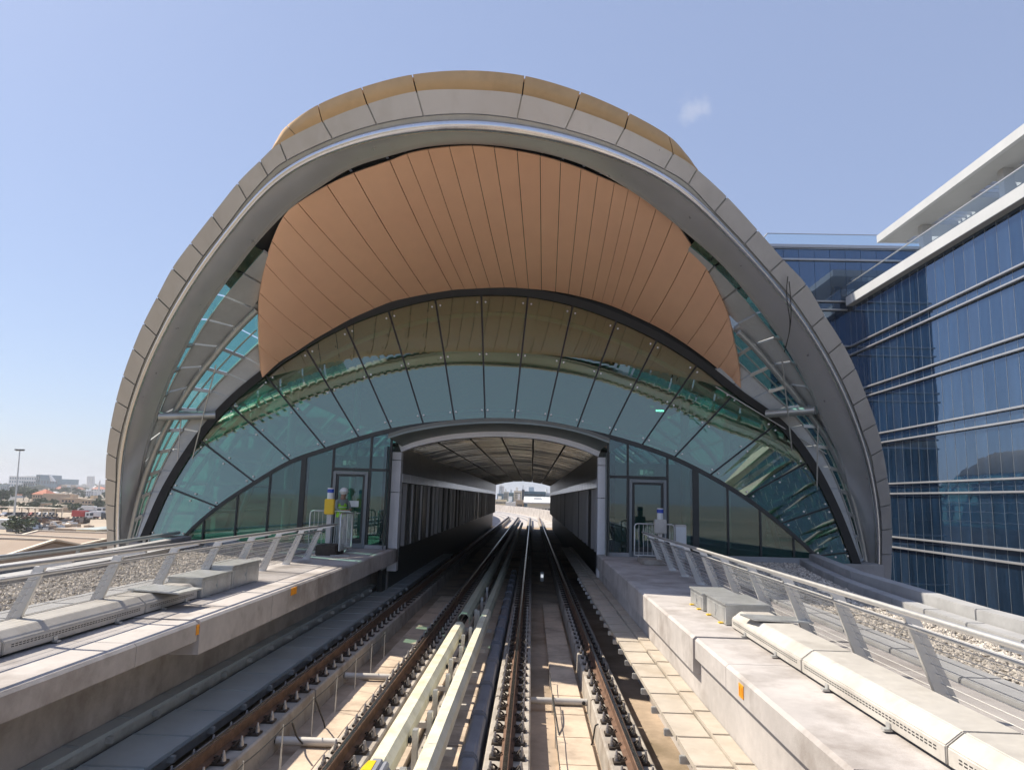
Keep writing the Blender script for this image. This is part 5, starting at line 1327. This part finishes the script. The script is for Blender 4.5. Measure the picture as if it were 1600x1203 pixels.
far(795, 804, 769.5, 560, 30, 'bluegl', 'blue glass block between the cream towers beyond the tunnel', 4, 9)
far(777, 786, 771, 620, 30, 'bluegl', 'bluish block at the left of the tunnel view', 4, 9)
far(780, 786, 759, 900, 40, 'whitew', 'tall hazy tower at the left of the tunnel view', 3, 20, 'bluegl')
far(787, 794, 768, 640, 30, 'creamw', 'cream slender block with bright top, left in the tunnel view', 3, 10)
far(790, 809, 784, 330, 30, 'whitew', 'low white block with recessed front behind the viaduct parapet', 4, 3)
far(774, 792, 780, 560, 30, 'creamw', 'long low cream building at the left of the tunnel view', 8, 3)
far(806, 818, 781, 300, 22, 'beige', 'beige service building in front of the cream tower', 5, 3)
r = far(824, 872, 786.3, 300, 40, 'whitew', 'white hangar-like hall with long pale roof beyond the viaduct', 9, 2, 'darkp', name='hangar')
a = at_y(818, 786, 298); b = at_y(874, 786, 298)
MB().prismx([(296, a.z), (320, a.z+2.2), (344, a.z), (344, a.z+.5), (320, a.z+2.7), (296, a.z+.5)], a.x, b.x).build('roof', K['whitew'], r)
for i, (x, y, h) in enumerate(((779, 793, 8), (785, 794, 9), (791, 794, 8), (797, 795, 5))):
    tree(x, y, h, '%s dark tree from the left beyond the tunnel mouth' % words[i], 'trees beyond the tunnel', 0, 1.4)

# unfinished concrete frame hidden behind the station from here, mirrored in the office glass
r = thing('unfinished_building', (-31, 118, GR), 'dark unfinished concrete building mirrored in the lower floors of the office glass', 'building')
for k in range(6):
    z = GR+4.1*k; x0, x1 = (-42, -20) if k < 4 else (-38, -26)
    MB().box(x0, 92, z, x1, 150-k*3, z+.4).build('floor_slab', K['wwall'], r)
    if k < 5:
        for yy in range(94, 148-k*4, 9):
            for xx in (x0+1, x1-1): MB().box(xx-.35, yy-.35, z+.4, xx+.35, yy+.35, z+4.1).build('column', K['wwall'], r)
        MB().box(x0+2.5, 93, z+.4, x1-2.5, 147-k*4, z+4.1).build('core', K['mul'], r)
r = thing('excavator', (-18.5, 84, GR), 'dark orange excavator arm mirrored low in the office glass', 'excavator')
MB().tube([(-18.5, 80, GR+1.5), (-18.5, 86, GR+14), (-18.5, 96, GR+17)], [.9, .7, .5], 8).build('arm', K['redp'], r)
MB().box(-20.5, 74, GR+.2, -16.5, 80, GR+3.4).build('body', K['orange'], r, bevel=.2)
MB().box(-21, 73, GR, -20, 81, GR+1.2).box(-17, 73, GR, -16, 81, GR+1.2).build('track', K['tyre'], r)
# ------------------------------------------------------------------ PERSON behind the left door
def person():
    base = Vector((at_y(533, 800, 22.0).x, 22.0, GZ+.015))
    J_ = {'pelvis': (0, 0, .92), 'waist': (0, 0, 1.05), 'chest': (.01, -.01, 1.28), 'neck': (.02, -.01, 1.45), 'head0': (.035, -.02, 1.52), 'head1': (.04, -.025, 1.60), 'head2': (.035, -.02, 1.68),
          'hl': (-.09, 0, .88), 'kl': (-.10, -.03, .50), 'al': (-.10, .02, .09), 'tl': (-.09, -.13, .035), 'hr': (.09, 0, .88), 'kr': (.11, -.06, .50), 'ar': (.12, .0, .09), 'tr': (.15, -.14, .035),
          'sl': (-.18, 0, 1.40), 'el': (-.22, -.06, 1.14), 'wl': (-.08, -.26, 1.10), 'pl': (-.03, -.32, 1.12), 'sr': (.20, -.01, 1.40), 'er': (.26, -.08, 1.15), 'wr': (.14, -.28, 1.13), 'pr': (.09, -.34, 1.15)}
    E = [('pelvis','waist'),('waist','chest'),('chest','neck'),('neck','head0'),('head0','head1'),('head1','head2'),('pelvis','hl'),('hl','kl'),('kl','al'),('al','tl'),('pelvis','hr'),('hr','kr'),('kr','ar'),('ar','tr'),
         ('chest','sl'),('sl','el'),('el','wl'),('wl','pl'),('chest','sr'),('sr','er'),('er','wr'),('wr','pr')]
    Rr = dict(pelvis=.13, waist=.125, chest=.145, neck=.055, head0=.075, head1=.09, head2=.075, hl=.095, kl=.065, al=.045, tl=.04, hr=.095, kr=.065, ar=.045, tr=.04, sl=.062, el=.045, wl=.032, pl=.035, sr=.062, er=.045, wr=.032, pr=.035)
    nm = list(J_); verts = [J_[k] for k in nm]; ed = [(nm.index(a), nm.index(b)) for a, b in E]; rad = [Rr[k] for k in nm]
    # five fingers and thumb on each hand as short chains
    for s, w in ((-1, 'pl'), (1, 'pr')):
        p = Vector(J_[w]); d = (p-Vector(J_['wl' if s < 0 else 'wr'])).normalized(); side = Vector((0, 0, 1)).cross(d).normalized()
        for k, L in enumerate((.065, .075, .07, .055)):
            a = p+d*.03+side*(-.03+.02*k); b = a+d*L*.6+Vector((0, 0, -.01)); c = b+d*L*.3+Vector((0, 0, -.03))
            i = len(verts); verts += [tuple(a), tuple(b), tuple(c)]; rad += [.010, .009, .008]; ed += [(nm.index(w), i), (i, i+1), (i+1, i+2)]
        a = p-d*.01+side*.04*(-s)+Vector((0, 0, .01)); b = a+d*.04+Vector((0, 0, .02)); i = len(verts); verts += [tuple(a), tuple(b)]; rad += [.012, .009]; ed += [(nm.index(w), i), (i, i+1)]
    me = bpy.data.meshes.new('person'); me.from_pydata(verts, ed, [])
    o = bpy.data.objects.new('person', me); COL.objects.link(o); o.location = base; o.rotation_euler = (0, 0, R(50))
    sk = o.modifiers.new('skin', 'SKIN'); sk.use_smooth_shade = True
    for i, sv in enumerate(me.skin_vertices[0].data): sv.radius = (rad[i], rad[i]); sv.use_root = (i == 0)
    o.modifiers.new('sub', 'SUBSURF').levels = 1; o.modifiers[-1].render_levels = 2
    dg = bpy.context.evaluated_depsgraph_get(); me2 = bpy.data.meshes.new_from_object(o.evaluated_get(dg)); o.modifiers.clear(); o.data = me2
    mats = [surf('skin', (.30, .17, .11), .55, bump=0, var=.05), surf('shirt_cloth', (.22, .26, .25), .85, bump=.05, var=.1), surf('hi_vis_cloth', (.35, .75, .05), .7, bump=.05, var=.05), surf('trouser_cloth', (.25, .27, .26), .85, bump=.05, var=.1), surf('boot_leather', (.03, .025, .02), .6, bump=0)]
    me2.materials.clear(); [me2.materials.append(q) for q in mats]
    for f in me2.polygons:
        c = f.center; f.use_smooth = True
        r_ = abs(c.x) < .17
        f.material_index = 0 if c.z > 1.44 or (c.y < -.20 and c.z > .9) else (4 if c.z < .13 else 3 if c.z < .93 else (2 if (r_ and c.z < 1.30) else 1))
    tag(o, 'person in white hard hat and lime hi-vis vest standing at the left glass door', 'person')
    h = MB(); hc = (.04, -.025, 1.665)
    for i in range(1): h.ball(hc, .125, 14, .95)
    h.tube([(hc[0], hc[1]-.02, hc[2]-.012), (hc[0], hc[1]-.02, hc[2]+.002)], .155, 18)
    q = h.build('hard_hat', K['offw'], None, origin=(0, 0, 0)); q.parent = o
    f = MB(); f.ball((.045, -.118, 1.585), .016, 8); f.build('nose', mats[0], None, origin=(0, 0, 0)).parent = o
    e = MB(); e.ball((.012, -.108, 1.607), .011, 8).ball((.078, -.108, 1.607), .011, 8); e.build('eyes', K['dark'], None, origin=(0, 0, 0)).parent = o
    t = MB(); t.box(.018, -.112, 1.548, .072, -.104, 1.556); t.build('mouth', K['rust'], None, origin=(0, 0, 0)).parent = o
    s = MB(); [s.tube([(.15*math.cos(a), .15*math.sin(a)-.005, z) for a in [k*math.pi/10 for k in range(21)]], .012, 6) for z in (1.08, 1.2)]; s.build('reflective_strip', K['offw'], None, origin=(0, 0, 0)).parent = o
person()

# ------------------------------------------------------------------ HAZE
hz = MB().box(-5010, -5010, GR-1, 5010, 5010, 62).build('haze', K['win'], None)
hm = bpy.data.materials.new('haze_air'); hm.use_nodes = True; hn = hm.node_tree; hn.nodes.clear()
ho = hn.nodes.new('ShaderNodeOutputMaterial'); pv = hn.nodes.new('ShaderNodeVolumePrincipled')
pv.inputs['Color'].default_value = (.90, .94, 1, 1); pv.inputs['Density'].default_value = .00022; pv.inputs['Anisotropy'].default_value = .2
hn.links.new(pv.outputs[0], ho.inputs['Volume']); hz.data.materials.clear(); hz.data.materials.append(hm); hz['kind'] = 'stuff'
tag(hz, 'pale haze over the distant city', 'haze')
